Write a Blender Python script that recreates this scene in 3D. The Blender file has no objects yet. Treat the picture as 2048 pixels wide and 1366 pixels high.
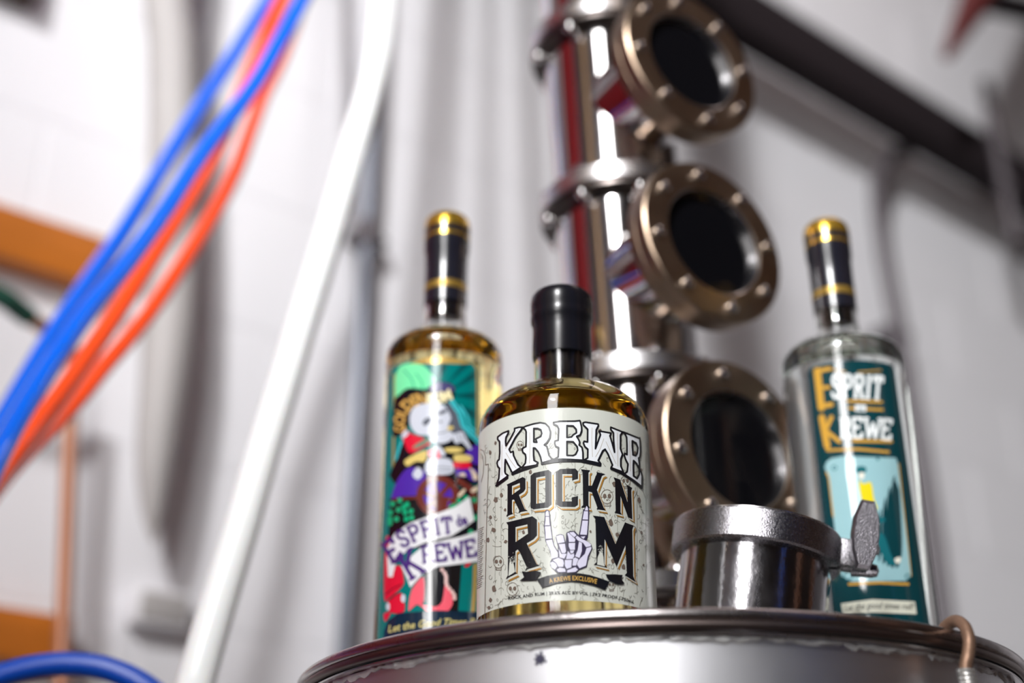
import bpy, bmesh, math, random
from mathutils import Vector, Matrix
from mathutils.geometry import tessellate_polygon

random.seed(7)
SC = bpy.context.scene
COL = SC.collection

# ------------------------------------------------------------------ camera
F = 2600.0                      # focal length in pixels of the 2048 px frame
PITCH = math.radians(25.4)
CZ = 1.25                       # camera height above the floor
CP, SP = math.cos(PITCH), math.sin(PITCH)
cam_d = bpy.data.cameras.new('camera')
cam = bpy.data.objects.new('camera', cam_d); COL.objects.link(cam)
cam.location = (0, 0, CZ)
cam.rotation_euler = (math.pi / 2 + PITCH, 0, 0)
cam_d.sensor_width = 36.0
cam_d.lens = F / 2048 * 36
cam_d.clip_start = 0.02
cam_d.dof.use_dof = True
cam_d.dof.focus_distance = 0.61
cam_d.dof.aperture_fstop = 3.0
SC.camera = cam

# ------------------------------------------------------------------ light and exposure
SC.view_settings.view_transform = 'Standard'
SC.view_settings.look = 'None'
SC.view_settings.gamma = 1
SC.view_settings.use_curve_mapping = False
SC.view_settings.exposure = 0.17
SC.cycles.use_denoising = True
SC.cycles.max_bounces = 16
SC.cycles.transmission_bounces = 14
SC.cycles.glossy_bounces = 8
SC.cycles.transparent_max_bounces = 24
SC.cycles.sample_clamp_indirect = 6.0

world = bpy.data.worlds.new('world'); SC.world = world
world.use_nodes = True
world.node_tree.nodes['Background'].inputs[0].default_value = (0.75, 0.72, 0.72, 1)
world.node_tree.nodes['Background'].inputs[1].default_value = 0.25

def area(name, loc, target, sx, sy, power, color=(1, 1, 1)):
    d = bpy.data.lights.new(name, 'AREA'); d.shape = 'RECTANGLE'
    d.size = sx; d.size_y = sy; d.energy = power; d.color = color
    o = bpy.data.objects.new(name, d); COL.objects.link(o)
    o.location = loc
    o.rotation_euler = (Vector(target) - Vector(loc)).to_track_quat('-Z', 'Y').to_euler()
    return o
area('softbox_light', (-0.34, -0.62, CZ + 1.02), (0.05, 0.7, CZ + 0.95), 0.30, 1.7, 21, (1.0, 0.99, 0.98))
sd = bpy.data.lights.new('spot_light', 'SPOT'); sd.energy = 1330; sd.color = (0.99, 0.99, 1.0)
sd.spot_size = math.radians(52); sd.spot_blend = 0.85; sd.shadow_soft_size = 0.17
so = bpy.data.objects.new('spot_light', sd); COL.objects.link(so)
so.location = (-0.90, -2.35, CZ + 2.3)
so.rotation_euler = (Vector((1.12, 2.55, CZ + 0.98)) - so.location).to_track_quat('-Z', 'Y').to_euler()
area('wall_fill_light', (0.95, 1.30, 4.45), (1.1, 1.5, 0), 2.4, 0.3, 9, (1.0, 0.86, 0.83))  # unseen lamp added to wash the back wall with fill light
area('room_fill_light', (-1.2, -2.2, 3.6), (-0.3, 1.2, 1.7), 0.9, 0.9, 3, (0.96, 0.98, 1.0))  # weak unseen lamp added as ambient fill

# ------------------------------------------------------------------ projection helpers
def ray(x, y):
    u = (x - 1024) / F; v = (683 - y) / F
    return Vector((u, CP - v * SP, SP + v * CP))
def P(x, y, Y):
    r = ray(x, y); return r * (Y / r.y) + Vector((0, 0, CZ))
WN = Vector((0.629, -0.777, 0)).normalized()     # wall normal, towards the room
WD = Vector((0.777, 0.629, 0)).normalized()      # direction along the wall, receding to the right
WALL = 1.42                                       # distance of the wall from the camera
def PW(x, y, off=0.0):
    r = ray(x, y); t = -(WALL - off) / r.dot(WN)
    return r * t + Vector((0, 0, CZ))
def pxm(p):                                       # metres per pixel at a point
    q = p - Vector((0, 0, CZ)); return (q.y * CP + q.z * SP) / F
def fr(c, pts):
    ox, oy, s = c; return [(ox + a / s, oy + b / s) for a, b in pts]

# ------------------------------------------------------------------ materials
MATS = {}
def mat(name, color, rough=0.5, metal=0.0, coat=0.0, spec=0.5, noise=0.0, nscale=20.0, bump=0.0, bscale=60.0,
        rvar=0.0, sss=0.0, stretch=None, aniso=0.0):
    if name in MATS: return MATS[name]
    m = bpy.data.materials.new(name); m.use_nodes = True
    nt = m.node_tree; b = nt.nodes['Principled BSDF']
    b.inputs['Base Color'].default_value = (*color, 1)
    b.inputs['Roughness'].default_value = rough
    b.inputs['Metallic'].default_value = metal
    b.inputs['Coat Weight'].default_value = coat
    b.inputs['Specular IOR Level'].default_value = spec
    b.inputs['Anisotropic'].default_value = aniso
    if sss:
        b.inputs['Subsurface Weight'].default_value = sss
        b.inputs['Subsurface Radius'].default_value = (0.02, 0.01, 0.006)
        b.inputs['Subsurface Scale'].default_value = 0.3
    if noise or rvar or bump:
        tc = nt.nodes.new('ShaderNodeTexCoord'); mp = nt.nodes.new('ShaderNodeMapping')
        nt.links.new(tc.outputs['Object'], mp.inputs[0])
        if stretch: mp.inputs['Scale'].default_value = stretch
        n = nt.nodes.new('ShaderNodeTexNoise'); n.inputs['Scale'].default_value = nscale; n.inputs['Detail'].default_value = 5
        nt.links.new(mp.outputs[0], n.inputs['Vector'])
        if noise:
            mx = nt.nodes.new('ShaderNodeMix'); mx.data_type = 'RGBA'
            mx.inputs[6].default_value = (*[c * (1 - noise) for c in color], 1)
            mx.inputs[7].default_value = (*[min(1, c * (1 + noise)) for c in color], 1)
            nt.links.new(n.outputs['Fac'], mx.inputs[0]); nt.links.new(mx.outputs[2], b.inputs['Base Color'])
        if rvar:
            mr = nt.nodes.new('ShaderNodeMapRange')
            mr.inputs[1].default_value = 0.3; mr.inputs[2].default_value = 0.7
            mr.inputs[3].default_value = max(0.02, rough - rvar); mr.inputs[4].default_value = rough + rvar
            nt.links.new(n.outputs['Fac'], mr.inputs[0]); nt.links.new(mr.outputs[0], b.inputs['Roughness'])
        if bump:
            n2 = nt.nodes.new('ShaderNodeTexNoise'); n2.inputs['Scale'].default_value = bscale; n2.inputs['Detail'].default_value = 4
            nt.links.new(mp.outputs[0], n2.inputs['Vector'])
            bp = nt.nodes.new('ShaderNodeBump'); bp.inputs['Strength'].default_value = bump; bp.inputs['Distance'].default_value = 0.001
            nt.links.new(n2.outputs['Fac'], bp.inputs['Height']); nt.links.new(bp.outputs[0], b.inputs['Normal'])
    MATS[name] = m; return m
def s2l(r, g, b):
    f = lambda c: ((c / 255 + 0.055) / 1.055) ** 2.4 if c > 10 else c / 255 / 12.92
    return (f(r), f(g), f(b))
def glass_mat(name, color, ior=1.5, rough=0.0):
    m = bpy.data.materials.new(name); m.use_nodes = True
    b = m.node_tree.nodes['Principled BSDF']
    b.inputs['Base Color'].default_value = (*color, 1); b.inputs['Roughness'].default_value = rough
    b.inputs['Transmission Weight'].default_value = 1; b.inputs['IOR'].default_value = ior
    return m
def liquid_mat(name, color, density):
    m = bpy.data.materials.new(name); m.use_nodes = True
    nt = m.node_tree; nt.nodes.remove(nt.nodes['Principled BSDF'])
    v = nt.nodes.new('ShaderNodeVolumeAbsorption')
    v.inputs['Color'].default_value = (*color, 1); v.inputs['Density'].default_value = density
    nt.links.new(v.outputs[0], nt.nodes['Material Output'].inputs['Volume'])
    return m

M_wall = mat('white_painted_block', s2l(236, 235, 238), 0.55, noise=0.03, nscale=3, bump=0.3, bscale=120)
M_ceil = mat('ceiling_paint', s2l(104, 88, 80), 0.8, noise=0.05)
M_floor = mat('concrete_floor', s2l(104, 88, 76), 0.6, noise=0.15, nscale=4)
M_dwall = mat('dark_partition', s2l(78, 66, 60), 0.8, noise=0.1, nscale=3)
M_chrome = mat('polished_steel', (0.72, 0.70, 0.70), 0.07, 1.0, noise=0.04, nscale=9, rvar=0.03)
M_satin = mat('satin_steel', (0.66, 0.64, 0.65), 0.26, 1.0, noise=0.05, nscale=15, rvar=0.06)
M_can = mat('scuffed_steel', (0.42, 0.41, 0.43), 0.15, 1.0, noise=0.08, nscale=40, rvar=0.06, bump=0.12, bscale=300)
M_clamp = mat('cast_steel', (0.31, 0.30, 0.32), 0.25, 1.0, noise=0.12, nscale=900, rvar=0.05, bump=0.28, bscale=1500)
M_rim = mat('worn_rim_steel', (0.52, 0.48, 0.48), 0.28, 1.0, noise=0.22, nscale=14, rvar=0.08, bump=0.3, bscale=90)
M_bronze = mat('brushed_bronze', (0.30, 0.225, 0.165), 0.36, 1.0, noise=0.12, nscale=25, rvar=0.06)
M_dsteel = mat('shaded_underside_steel', (0.10, 0.085, 0.08), 0.32, 1.0, noise=0.2, nscale=20)  # dark reflection under the flanges painted into the lower ring's colour
M_bolt = mat('bright_bolt_steel', (0.85, 0.84, 0.84), 0.16, 1.0)
M_dark = mat('dark_strut_paint', s2l(34, 27, 30), 0.85, spec=0.2, noise=0.1)
M_galv = mat('galvanised_conduit', s2l(128, 132, 142), 0.45, 0.55, noise=0.08)
M_gdark = mat('grey_conduit', s2l(92, 86, 90), 0.5, 0.3, noise=0.08)
M_bandgrey = mat('soft_band_grey', s2l(176, 172, 170), 0.55, noise=0.04)
M_wood = mat('orange_stained_pine', s2l(196, 112, 34), 0.5, noise=0.35, nscale=9, stretch=(1, 1, 6))
M_blue = mat('blue_polyurethane_hose', s2l(8, 104, 236), 0.12, coat=0.9, sss=0.1)
M_orange = mat('orange_polyurethane_hose', s2l(255, 84, 30), 0.12, coat=0.9, sss=0.2)
M_white = mat('milky_hose', s2l(238, 240, 240), 0.3, coat=0.15, sss=0.2)
M_green = mat('green_rope', s2l(30, 82, 66), 0.8, noise=0.3, nscale=80)
M_copper = mat('copper', s2l(190, 134, 106), 0.4, 0.5, noise=0.1)
M_red = mat('dark_red_paint', s2l(84, 26, 26), 0.5, noise=0.1)
M_rust = mat('rusty_steel', s2l(142, 112, 92), 0.5, 0.6, noise=0.35, nscale=120, bump=0.4, bscale=300)
M_black = mat('black_cap', (0.007, 0.007, 0.010), 0.24, spec=0.4)
M_capsule = mat('black_capsule', (0.010, 0.010, 0.016), 0.2, spec=0.7)
M_cork = mat('dark_stopper', (0.012, 0.009, 0.008), 0.3)
M_goldf = mat('gold_foil', s2l(205, 165, 62), 0.25, 0.85, noise=0.35, nscale=350)
M_glass = glass_mat('bottle_glass', (0.99, 1.0, 0.995))
M_cglass = glass_mat('clear_bottle_glass', (0.985, 1.0, 0.99))
M_sglass = mat('dark_sight_glass', (0.003, 0.003, 0.004), 0.03, spec=0.35)  # unlit interior behind the pane put into the glass colour
M_amber = liquid_mat('amber_rum', (0.95, 0.82, 0.22), 19)
M_clear = liquid_mat('clear_spirit', (0.90, 0.98, 0.93), 6)

# ------------------------------------------------------------------ mesh helpers
def link(name, bm, m, parent=None, smooth=True, kind=None):
    bmesh.ops.recalc_face_normals(bm, faces=bm.faces)
    return link_raw(name, bm, m, parent, smooth, kind)
def link_raw(name, bm, m, parent=None, smooth=True, kind=None):
    me = bpy.data.meshes.new(name)
    if smooth:
        for f in bm.faces: f.smooth = True
        for e in bm.edges:
            if len(e.link_faces) == 2 and e.calc_face_angle(0) > 0.61: e.smooth = False
    bm.to_mesh(me); bm.free()
    me.materials.append(m)
    o = bpy.data.objects.new(name, me); COL.objects.link(o)
    if parent is not None: o.parent = parent
    if kind: o['kind'] = kind
    return o
def thing(name, label, cat, loc=(0, 0, 0), rot=(0, 0, 0), group=None):
    o = bpy.data.objects.new(name, None); COL.objects.link(o)
    o.location = loc; o.rotation_euler = rot; o.empty_display_size = 0.05
    return tag(o, label, cat, group)
def tag(o, label, cat, group=None):
    o['label'] = label; o['category'] = cat
    if group: o['group'] = group
    return o
def lathe(bm, prof, seg=64, M=None, closed=False, flip=False):
    """prof: (r, z) pairs along the axis; r<=0 collapses to a pole."""
    rings = []
    for r, z in prof:
        if r <= 1e-7: rings.append([bm.verts.new((0, 0, z))])
        else: rings.append([bm.verts.new((r * math.cos(2 * math.pi * k / seg), r * math.sin(2 * math.pi * k / seg), z)) for k in range(seg)])
    n = len(rings); fs = []
    for i in range(n if closed else n - 1):
        a, b = rings[i], rings[(i + 1) % n]
        for k in range(seg):
            k2 = (k + 1) % seg
            if len(a) == 1 and len(b) == 1: continue
            if len(a) == 1: q = [a[0], b[k2], b[k]]
            elif len(b) == 1: q = [a[k], a[k2], b[0]]
            else: q = [a[k], a[k2], b[k2], b[k]]
            if flip: q = q[::-1]
            fs.append(bm.faces.new(q))
    vs = [v for r in rings for v in r]
    if M is not None: bmesh.ops.transform(bm, matrix=M, verts=vs)
    return fs
def lathe_obj(name, prof, m, parent=None, seg=64, M=None, closed=False, kind=None):
    bm = bmesh.new(); lathe(bm, prof, seg, M, closed); return link(name, bm, m, parent, kind=kind)
def box(bm, lo, hi, M=None, bev=0.0):
    g = bmesh.ops.create_cube(bm, size=1)['verts']
    for v in g:
        v.co = Vector([lo[i] + (v.co[i] + 0.5) * (hi[i] - lo[i]) for i in range(3)])
    if bev:
        es = list({e for v in g for e in v.link_edges})
        r = bmesh.ops.bevel(bm, geom=es, offset=bev, segments=2, affect='EDGES', profile=0.5)
        g = list({v for f in r['faces'] for v in f.verts} | {v for v in g if v.is_valid})
    if M is not None: bmesh.ops.transform(bm, matrix=M, verts=g)
    return g
def catmull(pts, n=10):
    pts = [Vector(p) for p in pts]
    q = [pts[0] * 2 - pts[1]] + pts + [pts[-1] * 2 - pts[-2]]
    out = []
    for i in range(1, len(q) - 2):
        p0, p1, p2, p3 = q[i - 1:i + 3]
        for k in range(n):
            t = k / n
            out.append(0.5 * ((2 * p1) + (p2 - p0) * t + (2 * p0 - 5 * p1 + 4 * p2 - p3) * t * t + (3 * p1 - p0 - 3 * p2 + p3) * t ** 3))
    out.append(pts[-1]); return out
def tube(bm, path, r, seg=20, cap=True):
    path = [Vector(p) for p in path]; n = len(path)
    rr = r if isinstance(r, (list, tuple)) else [r] * n
    t0 = (path[1] - path[0]).normalized()
    up = Vector((0, 0, 1)) if abs(t0.z) < 0.9 else Vector((1, 0, 0))
    nrm = t0.cross(up).normalized(); rings = []
    for i in range(n):
        t = (path[min(i + 1, n - 1)] - path[max(i - 1, 0)]).normalized()
        nrm = (nrm - t * nrm.dot(t)).normalized(); bi = t.cross(nrm)
        rings.append([bm.verts.new(path[i] + (nrm * math.cos(2 * math.pi * k / seg) + bi * math.sin(2 * math.pi * k / seg)) * rr[i]) for k in range(seg)])
    for a, b in zip(rings, rings[1:]):
        for k in range(seg): bm.faces.new([a[k], a[(k + 1) % seg], b[(k + 1) % seg], b[k]])
    if cap:
        bm.faces.new(rings[0][::-1]); bm.faces.new(rings[-1])
def tube_obj(name, path, r, m, parent=None, seg=20, kind=None):
    bm = bmesh.new(); tube(bm, path, r, seg); return link(name, bm, m, parent, kind=kind)
def frame_to(origin, axis, up=(0, 0, 1)):
    """matrix whose local z runs along axis"""
    z = Vector(axis).normalized(); x = Vector(up).cross(z)
    if x.length < 1e-4: x = Vector((1, 0, 0))
    x.normalize(); y = z.cross(x)
    return Matrix.Translation(Vector(origin)) @ Matrix((x, y, z)).transposed().to_4x4()
def prism(bm, outline, thick, M=None, bev=0.0):
    """outline in local xy, extruded from z=0 to z=thick, optional soft edge"""
    k = 1.0 if not bev else 1 - bev
    lay = [(k, 0), (1, thick * 0.2), (1, thick * 0.8), (k, thick)] if bev else [(1, 0), (1, thick)]
    cx = sum(p[0] for p in outline) / len(outline); cy = sum(p[1] for p in outline) / len(outline)
    rings = [[bm.verts.new((cx + (x - cx) * s, cy + (y - cy) * s, z)) for x, y in outline] for s, z in lay]
    n = len(outline)
    for a, b in zip(rings, rings[1:]):
        for i in range(n): bm.faces.new([a[i], a[(i + 1) % n], b[(i + 1) % n], b[i]])
    bm.faces.new(rings[0][::-1]); bm.faces.new(rings[-1])
    vs = [v for r in rings for v in r]
    if M is not None: bmesh.ops.transform(bm, matrix=M, verts=vs)

# ------------------------------------------------------------------ the room
def wall_pt(a, z, off=0.0):        # a metres along the wall from the foot of the camera's perpendicular
    return WN * (-(WALL - off)) + WD * a + Vector((0, 0, z))
RM = Matrix((WD, -WN, Vector((0, 0, 1)))).transposed().to_4x4()   # room axes: x along wall, y into wall, z up
A0, A1, DEEP, HIGH = -2.2, 5.4, 4.6, 4.6
bm = bmesh.new(); box(bm, (A0, WALL, 0), (A1, WALL + 0.2, HIGH), RM)
wall_back = link('wall_back', bm, M_wall, smooth=False, kind='structure')
bm = bmesh.new(); box(bm, (A0, WALL - DEEP, -0.1), (A1, WALL + 0.2, 0), RM)
link('floor', bm, M_floor, smooth=False, kind='structure')
bm = bmesh.new(); box(bm, (A0, WALL - DEEP, HIGH), (A1, WALL + 0.2, HIGH + 0.1), RM)
link('ceiling', bm, M_ceil, smooth=False, kind='structure')
bm = bmesh.new(); box(bm, (A0, WALL - DEEP - 0.2, 0), (A1, WALL - DEEP, HIGH), RM)
link('wall_front', bm, M_dwall, smooth=False, kind='structure')
bm = bmesh.new(); box(bm, (A0 - 0.2, WALL - DEEP, 0), (A0, WALL, HIGH), RM)
link('wall_left', bm, M_wall, smooth=False, kind='structure')
bm = bmesh.new(); box(bm, (A1, WALL - DEEP, 0), (A1 + 0.2, WALL, HIGH), RM)
link('wall_right', bm, M_wall, smooth=False, kind='structure')
# painted concrete blocks of the wall in view, joints left recessed
bm = bmesh.new(); box(bm, (0.0025, -0.0016, 0.0025), (0.3975, 0.001, 0.1975), None, 0.0011)
bme = bpy.data.meshes.new('concrete_block'); bm.to_mesh(bme); bm.free(); bme.materials.append(M_wall)
nblk = 0
for j in range(6, 22):
    for i in range(-4, 11):
        if nblk >= 300: break
        o = bpy.data.objects.new('concrete_block', bme); COL.objects.link(o)
        o.parent = wall_back
        o.matrix_local = RM @ Matrix.Translation((i * 0.4 - (0.2 if j % 2 else 0), WALL, j * 0.2))
        nblk += 1

# things on and near the wall -------------------------------------------------
def wall_run(pts, off):  return [PW(x, y, off) for x, y in pts]
# wooden shelf boards
def plank(name, top_l, bot_l, end_x, label):
    pt, pb = PW(30, top_l, 0.0), PW(30, bot_l, 0.0)
    a1 = PW(end_x, (top_l + bot_l) / 2, 0).dot(WD)
    z1, z0 = pt.z, pb.z
    bm = bmesh.new(); box(bm, (-1.9, WALL - 0.042, z0), (a1, WALL - 0.004, z1), RM, 0.003)
    return tag(link(name, bm, M_wood), label, 'board')
plank('wooden_board', 452, 557, 216, 'orange stained wooden board on the wall behind the blue hoses')
plank('wooden_board', 1234, 1338, 116, 'orange stained wooden board low on the wall above the blue hose loop')
# tapered grey tube added in place of a shadow-like band on the wall
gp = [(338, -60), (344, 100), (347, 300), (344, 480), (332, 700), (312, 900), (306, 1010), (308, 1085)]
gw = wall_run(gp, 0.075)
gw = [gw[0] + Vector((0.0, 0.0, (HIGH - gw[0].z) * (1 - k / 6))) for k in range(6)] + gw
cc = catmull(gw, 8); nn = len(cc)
tag(tube_obj('grey_band_tube', cc, [0.031 if i < nn - 26 else max(0.003, 0.031 * ((nn - 1 - i) / 26) ** 0.7) for i in range(nn)], M_bandgrey, None, 28), 'pale grey tapered tube added for the shadow-like band on the left wall', 'hose')
# small box added in place of the soft grey patch under it
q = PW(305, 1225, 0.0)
t = thing('grey_patch_box', 'small pale grey box added for the soft grey patch below the tapered tube', 'box', (q.x, q.y, q.z))
bm = bmesh.new(); box(bm, (-0.035, -0.03, -0.022), (0.035, -0.004, 0.022), RM, 0.004); link('grey_patch_body', bm, M_wall, t)
bm = bmesh.new(); box(bm, (-0.028, -0.033, -0.016), (0.028, -0.029, 0.016), RM, 0.001); link('grey_patch_front', bm, M_bandgrey, t)
# electrical conduit left of the column
q = PW(734, 470, 0.03)
t = thing('electrical_conduit', 'thin grey vertical conduit on the wall between white hose and column', 'conduit', (q.x, q.y, 0.0))
tube_obj('conduit_tube', [(0, 0, 0.0), (0, 0, 1.6), (0, 0, HIGH)], 0.0115, M_galv, t, 20)
lathe_obj('coupling', [(0.0115, q.z - 0.02), (0.0155, q.z - 0.02), (0.0155, q.z + 0.02), (0.0115, q.z + 0.02)], M_gdark, t, 24)
bm = bmesh.new(); box(bm, (-0.022, -0.005, q.z - 0.012), (0.03, 0.026, q.z + 0.004), RM, 0.002); link('pipe_strap', bm, M_gdark, t)
lathe_obj('strap_screw', [(0, 0.006), (0.006, 0.004), (0.007, 0)], M_dark, t, 16, Matrix.Translation(RM.to_3x3() @ Vector((0.023, -0.005, q.z - 0.006))) @ frame_to((0, 0, 0), WN))
# dark strut beam running along the wall, upper right
bc = PW(1890, 280, 0.12); bm = bmesh.new()
hb = 0.062
box(bm, (0.05, WALL - 0.15, bc.z - hb), (A1, WALL - 0.09, bc.z + hb), RM, 0.004)
t = tag(link('ceiling_strut', bm, M_dark), 'long dark steel strut running diagonally across the upper right wall', 'beam')
for a in (0.3, 1.6, 2.9, 4.2):
    bm = bmesh.new(); box(bm, (a - 0.02, WALL - 0.09, bc.z - 0.03), (a + 0.02, WALL - 0.004, bc.z + 0.03), RM); link('stand_off_bracket', bm, M_dark, t)
# hanger rod through the strut
p0 = PW(1975, 165, 0.17); p1 = PW(2024, 480, 0.17)
m_ = (p0 + p1) / 2
t = thing('hanger_rod', 'short grey threaded rod clamped across the dark strut', 'rod', (m_.x, m_.y, p1.z))
L = p0.z - p1.z
lathe_obj('rod', [(0, 0), (0.013, 0.002), (0.013, L - 0.002), (0, L)], M_gdark, t, 18)
for zz in (0.30, 0.62):
    bm = bmesh.new(); prism(bm, [(0.02 * math.cos(k * math.pi / 3), 0.02 * math.sin(k * math.pi / 3)) for k in range(6)], 0.014, Matrix.Translation((0, 0, L * zz))); link('hex_nut', bm, M_gdark, t)
# bent conduit, right
pts = wall_run([(1850, 296), (1806, 300), (1772, 322), (1756, 368), (1758, 420), (1770, 510), (1800, 666), (1850, 950), (1890, 1250), (1925, 1480)], 0.06)
pts.append(Vector((pts[-1].x, pts[-1].y, pts[-1].z * 0.5))); pts.append(Vector((pts[-1].x, pts[-1].y, 0.0)))
t = thing('bent_conduit', 'thin grey pipe bending down from the dark strut behind right bottle', 'conduit', (pts[-1].x, pts[-1].y, 0))
bm = bmesh.new(); tube(bm, catmull([p - Vector((pts[-1].x, pts[-1].y, 0)) for p in pts], 8), 0.0165, 18); link('conduit_tube', bm, M_gdark, t)
q = pts[6] - Vector((pts[-1].x, pts[-1].y, 0))
bm = bmesh.new(); box(bm, (-0.035, -0.004, -0.012), (0.035, 0.055, 0.012), Matrix.Translation(q) @ RM); link('pipe_strap', bm, M_gdark, t)
# dark red funnel-like bracket, top right corner
q0, q1 = PW(1893, 112, 0.3), PW(1985, -60, 0.3)
ax_ = (q1 - q0)
t = thing('red_bracket', 'dark red pointed steel bracket hanging in the top right corner', 'bracket', q0)
bm = bmesh.new(); lathe(bm, [(0, 0), (0.012, 0.004), (0.03, ax_.length * 0.45), (0.052, ax_.length), (0.052, ax_.length + 0.5), (0, ax_.length + 0.5)], 6, frame_to((0, 0, 0), ax_)); link('bracket_body', bm, M_red, t)
q2 = PW(2100, 30, 0.3)
bm = bmesh.new(); tube(bm, [Vector(ax_) * 0.65, q2 - q0, q2 - q0 + (q2 - q0 - ax_ * 0.65)], 0.03, 12); link('bracket_arm', bm, M_dark, t)
# dark fitting at top left corner
q = PW(12, -14, 0.0)
t = thing('wall_fitting', 'dark brown fitting on the wall at the top left corner', 'fitting', q)
bm = bmesh.new(); box(bm, (-0.08, -0.04, -0.02), (0.03, -0.004, 0.05), RM, 0.004); link('fitting_body', bm, M_dwall, t)
lathe_obj('fitting_knob', [(0, 0.02), (0.012, 0.018), (0.014, 0)], M_dark, t, 20, Matrix.Translation(RM.to_3x3() @ Vector((-0.02, -0.04, 0.01))) @ frame_to((0, 0, 0), WN))
# green rope and copper tube by the left boards
cp = [PW(-140, 520, 0.16), PW(0, 592, 0.15), PW(30, 613, 0.14), PW(58, 634, 0.13)]
tag(tube_obj('green_hose', catmull(cp, 6), 0.0115, M_green, None, 16), 'dark green braided hose at the left edge below the wooden board', 'hose')
cp = [PW(56, 632, 0.13), PW(84, 652, 0.12), PW(112, 668, 0.11), PW(138, 692, 0.10), PW(145, 730, 0.09), PW(140, 860, 0.085), PW(133, 1060, 0.08), PW(124, 1300, 0.08)]
cc = catmull(cp, 6); d_ = (cc[-1] - cc[-4]).normalized(); cc.append(cc[-1] + d_ * ((cc[-1].z - 0.001) / -d_.z))
tag(tube_obj('copper_tube', cc, 0.0085, M_copper, None, 14), 'thin copper tube hanging straight down beside the wooden boards', 'tube')

# unseen things added beside the camera for their streaks in the polished steel
t = thing('red_streak_screen', 'red screen added left of the frame, seen reflected in the column', 'screen', (-0.74, 0.70, 0))
bm = bmesh.new(); box(bm, (-0.012, -0.22, 0.06), (0.012, 0.22, 3.1), None, 0.002); link('red_streak_panel', bm, mat('streak_screen_red', s2l(165, 20, 30), 0.6), t)
for y_ in (-0.23, 0.23):
    bm = bmesh.new(); box(bm, (-0.016, y_ - 0.014, 0), (0.016, y_ + 0.014, 3.14), None, 0.003); link('screen_post', bm, M_gdark, t)
bm = bmesh.new(); box(bm, (-0.90, -0.05, 0), (-0.76, 0.05, HIGH), None, 0.004)
tag(link('timber_post', bm, mat('pale_pine', s2l(205, 165, 110), 0.5, noise=0.15)), 'pale pine post left of camera, seen reflected in the column', 'post')
for x_, y_, lb in ((0.78, 0.30, 'nearer brown timber post right of camera, seen reflected in the steel port'), (1.15, 0.62, 'farther brown timber post right of camera, seen reflected in the steel port')):
    bm = bmesh.new(); box(bm, (x_ - 0.045, y_ - 0.045, 0), (x_ + 0.045, y_ + 0.045, HIGH), None, 0.004)
    tag(link('timber_post', bm, mat('brown_timber', s2l(120, 78, 50), 0.6, noise=0.25)), lb, 'post', 'timber posts')
hp = [Vector((0.50, 0.10 + 0.02 * math.sin(k * 0.8), HIGH * (1 - k / 24))) for k in range(25)]
tag(tube_obj('air_hose', hp, 0.016, M_blue, None, 16), 'blue hose added right of camera, seen reflected in the steel port', 'hose')

# ------------------------------------------------------------------ hoses on the left
def hose(name, pts, Y0, Y1, wpx, m, label, top=True, Ys=None, floor=True):
    n = len(pts); w = []
    for i, (x, y) in enumerate(pts):
        Y = Ys[i] if Ys else Y0 + (Y1 - Y0) * i / (n - 1)
        w.append(P(x, y, Y))
    r = wpx / 2 * pxm(w[n // 2])
    w = catmull(w, 8)
    def run(p, d, goal, zend):
        out = []; st = 0.06
        while (zend - p.z) * goal.z > 0.0:
            d = d.lerp(goal, 0.14).normalized(); p = p + d * st; out.append(p.copy())
            if len(out) > 200: break
        if out: out[-1].z = zend
        return out
    up, dn = Vector((0, 0, 1)), Vector((0, 0, -1))
    w = run(w[0], (w[0] - w[1]).normalized(), up, HIGH)[::-1] + w + run(w[-1], (w[-1] - w[-2]).normalized(), dn, 0.0)
    o = tube_obj(name, w, r, m, None, 20)
    return tag(o, label, 'hose')
hose('air_hose', [(548, -30), (536, 0), (462, 120), (402, 212), (340, 312), (296, 384), (238, 478), (170, 575), (100, 680), (40, 782), (-10, 870)],
     1.22, 0.95, 36, M_blue, 'blue hose running behind the other blue hose, upper left')
hose('air_hose', [(622, -30), (605, 0), (562, 78), (506, 174), (406, 306), (332, 420), (254, 528), (184, 612), (118, 706), (52, 812), (14, 880), (-14, 935)],
     0.98, 0.79, 39, M_blue, 'glossy blue hose in front, crossing over the orange hoses')
hose('air_hose', [(590, -40), (566, 0), (520, 100), (486, 180), (452, 262), (416, 334), (380, 394), (342, 455), (281, 552), (228, 634), (178, 708), (132, 775), (80, 845), (26, 915), (-14, 968)],
     1.10, 0.84, 37, M_orange, 'orange hose squeezed between the two blue hoses')
hose('air_hose', [(590, 40), (560, 120), (528, 186), (502, 256), (472, 340), (436, 412), (393, 484), (350, 550), (300, 624), (252, 683), (208, 734), (168, 784), (123, 834), (66, 890), (20, 940), (-20, 990)],
     1.17, 0.90, 35, M_orange, 'orange hose bowing out on the right of the hose bundle')
hose('transfer_hose', [(771, -40), (768, 0), (757, 100), (735, 200), (707, 300), (678, 400), (646, 510), (612, 620), (570, 760), (527, 900), (482, 1056), (434, 1215), (391, 1366), (376, 1420)],
     0.96, 0.80, 64, M_white, 'thick milky white hose sloping down left of the bottles')
lp = [(-230, 1560), (-130, 1430), (-60, 1374), (0, 1352), (70, 1334), (140, 1328), (215, 1338), (290, 1372), (350, 1430), (400, 1520)]
w = catmull([P(x, y, 0.50) for x, y in lp], 8)
for q_, k_ in ((0, 1), (-1, -2)):
    d_ = (w[q_] - w[k_]).normalized(); p_ = w[q_].copy(); ext = []
    while p_.z > 0.0:
        d_ = d_.lerp(Vector((0, 0, -1)), 0.3).normalized(); p_ = p_ + d_ * 0.06; ext.append(p_.copy())
    ext[-1].z = 0.0
    w = ext[::-1] + w if q_ == 0 else w + ext
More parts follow.
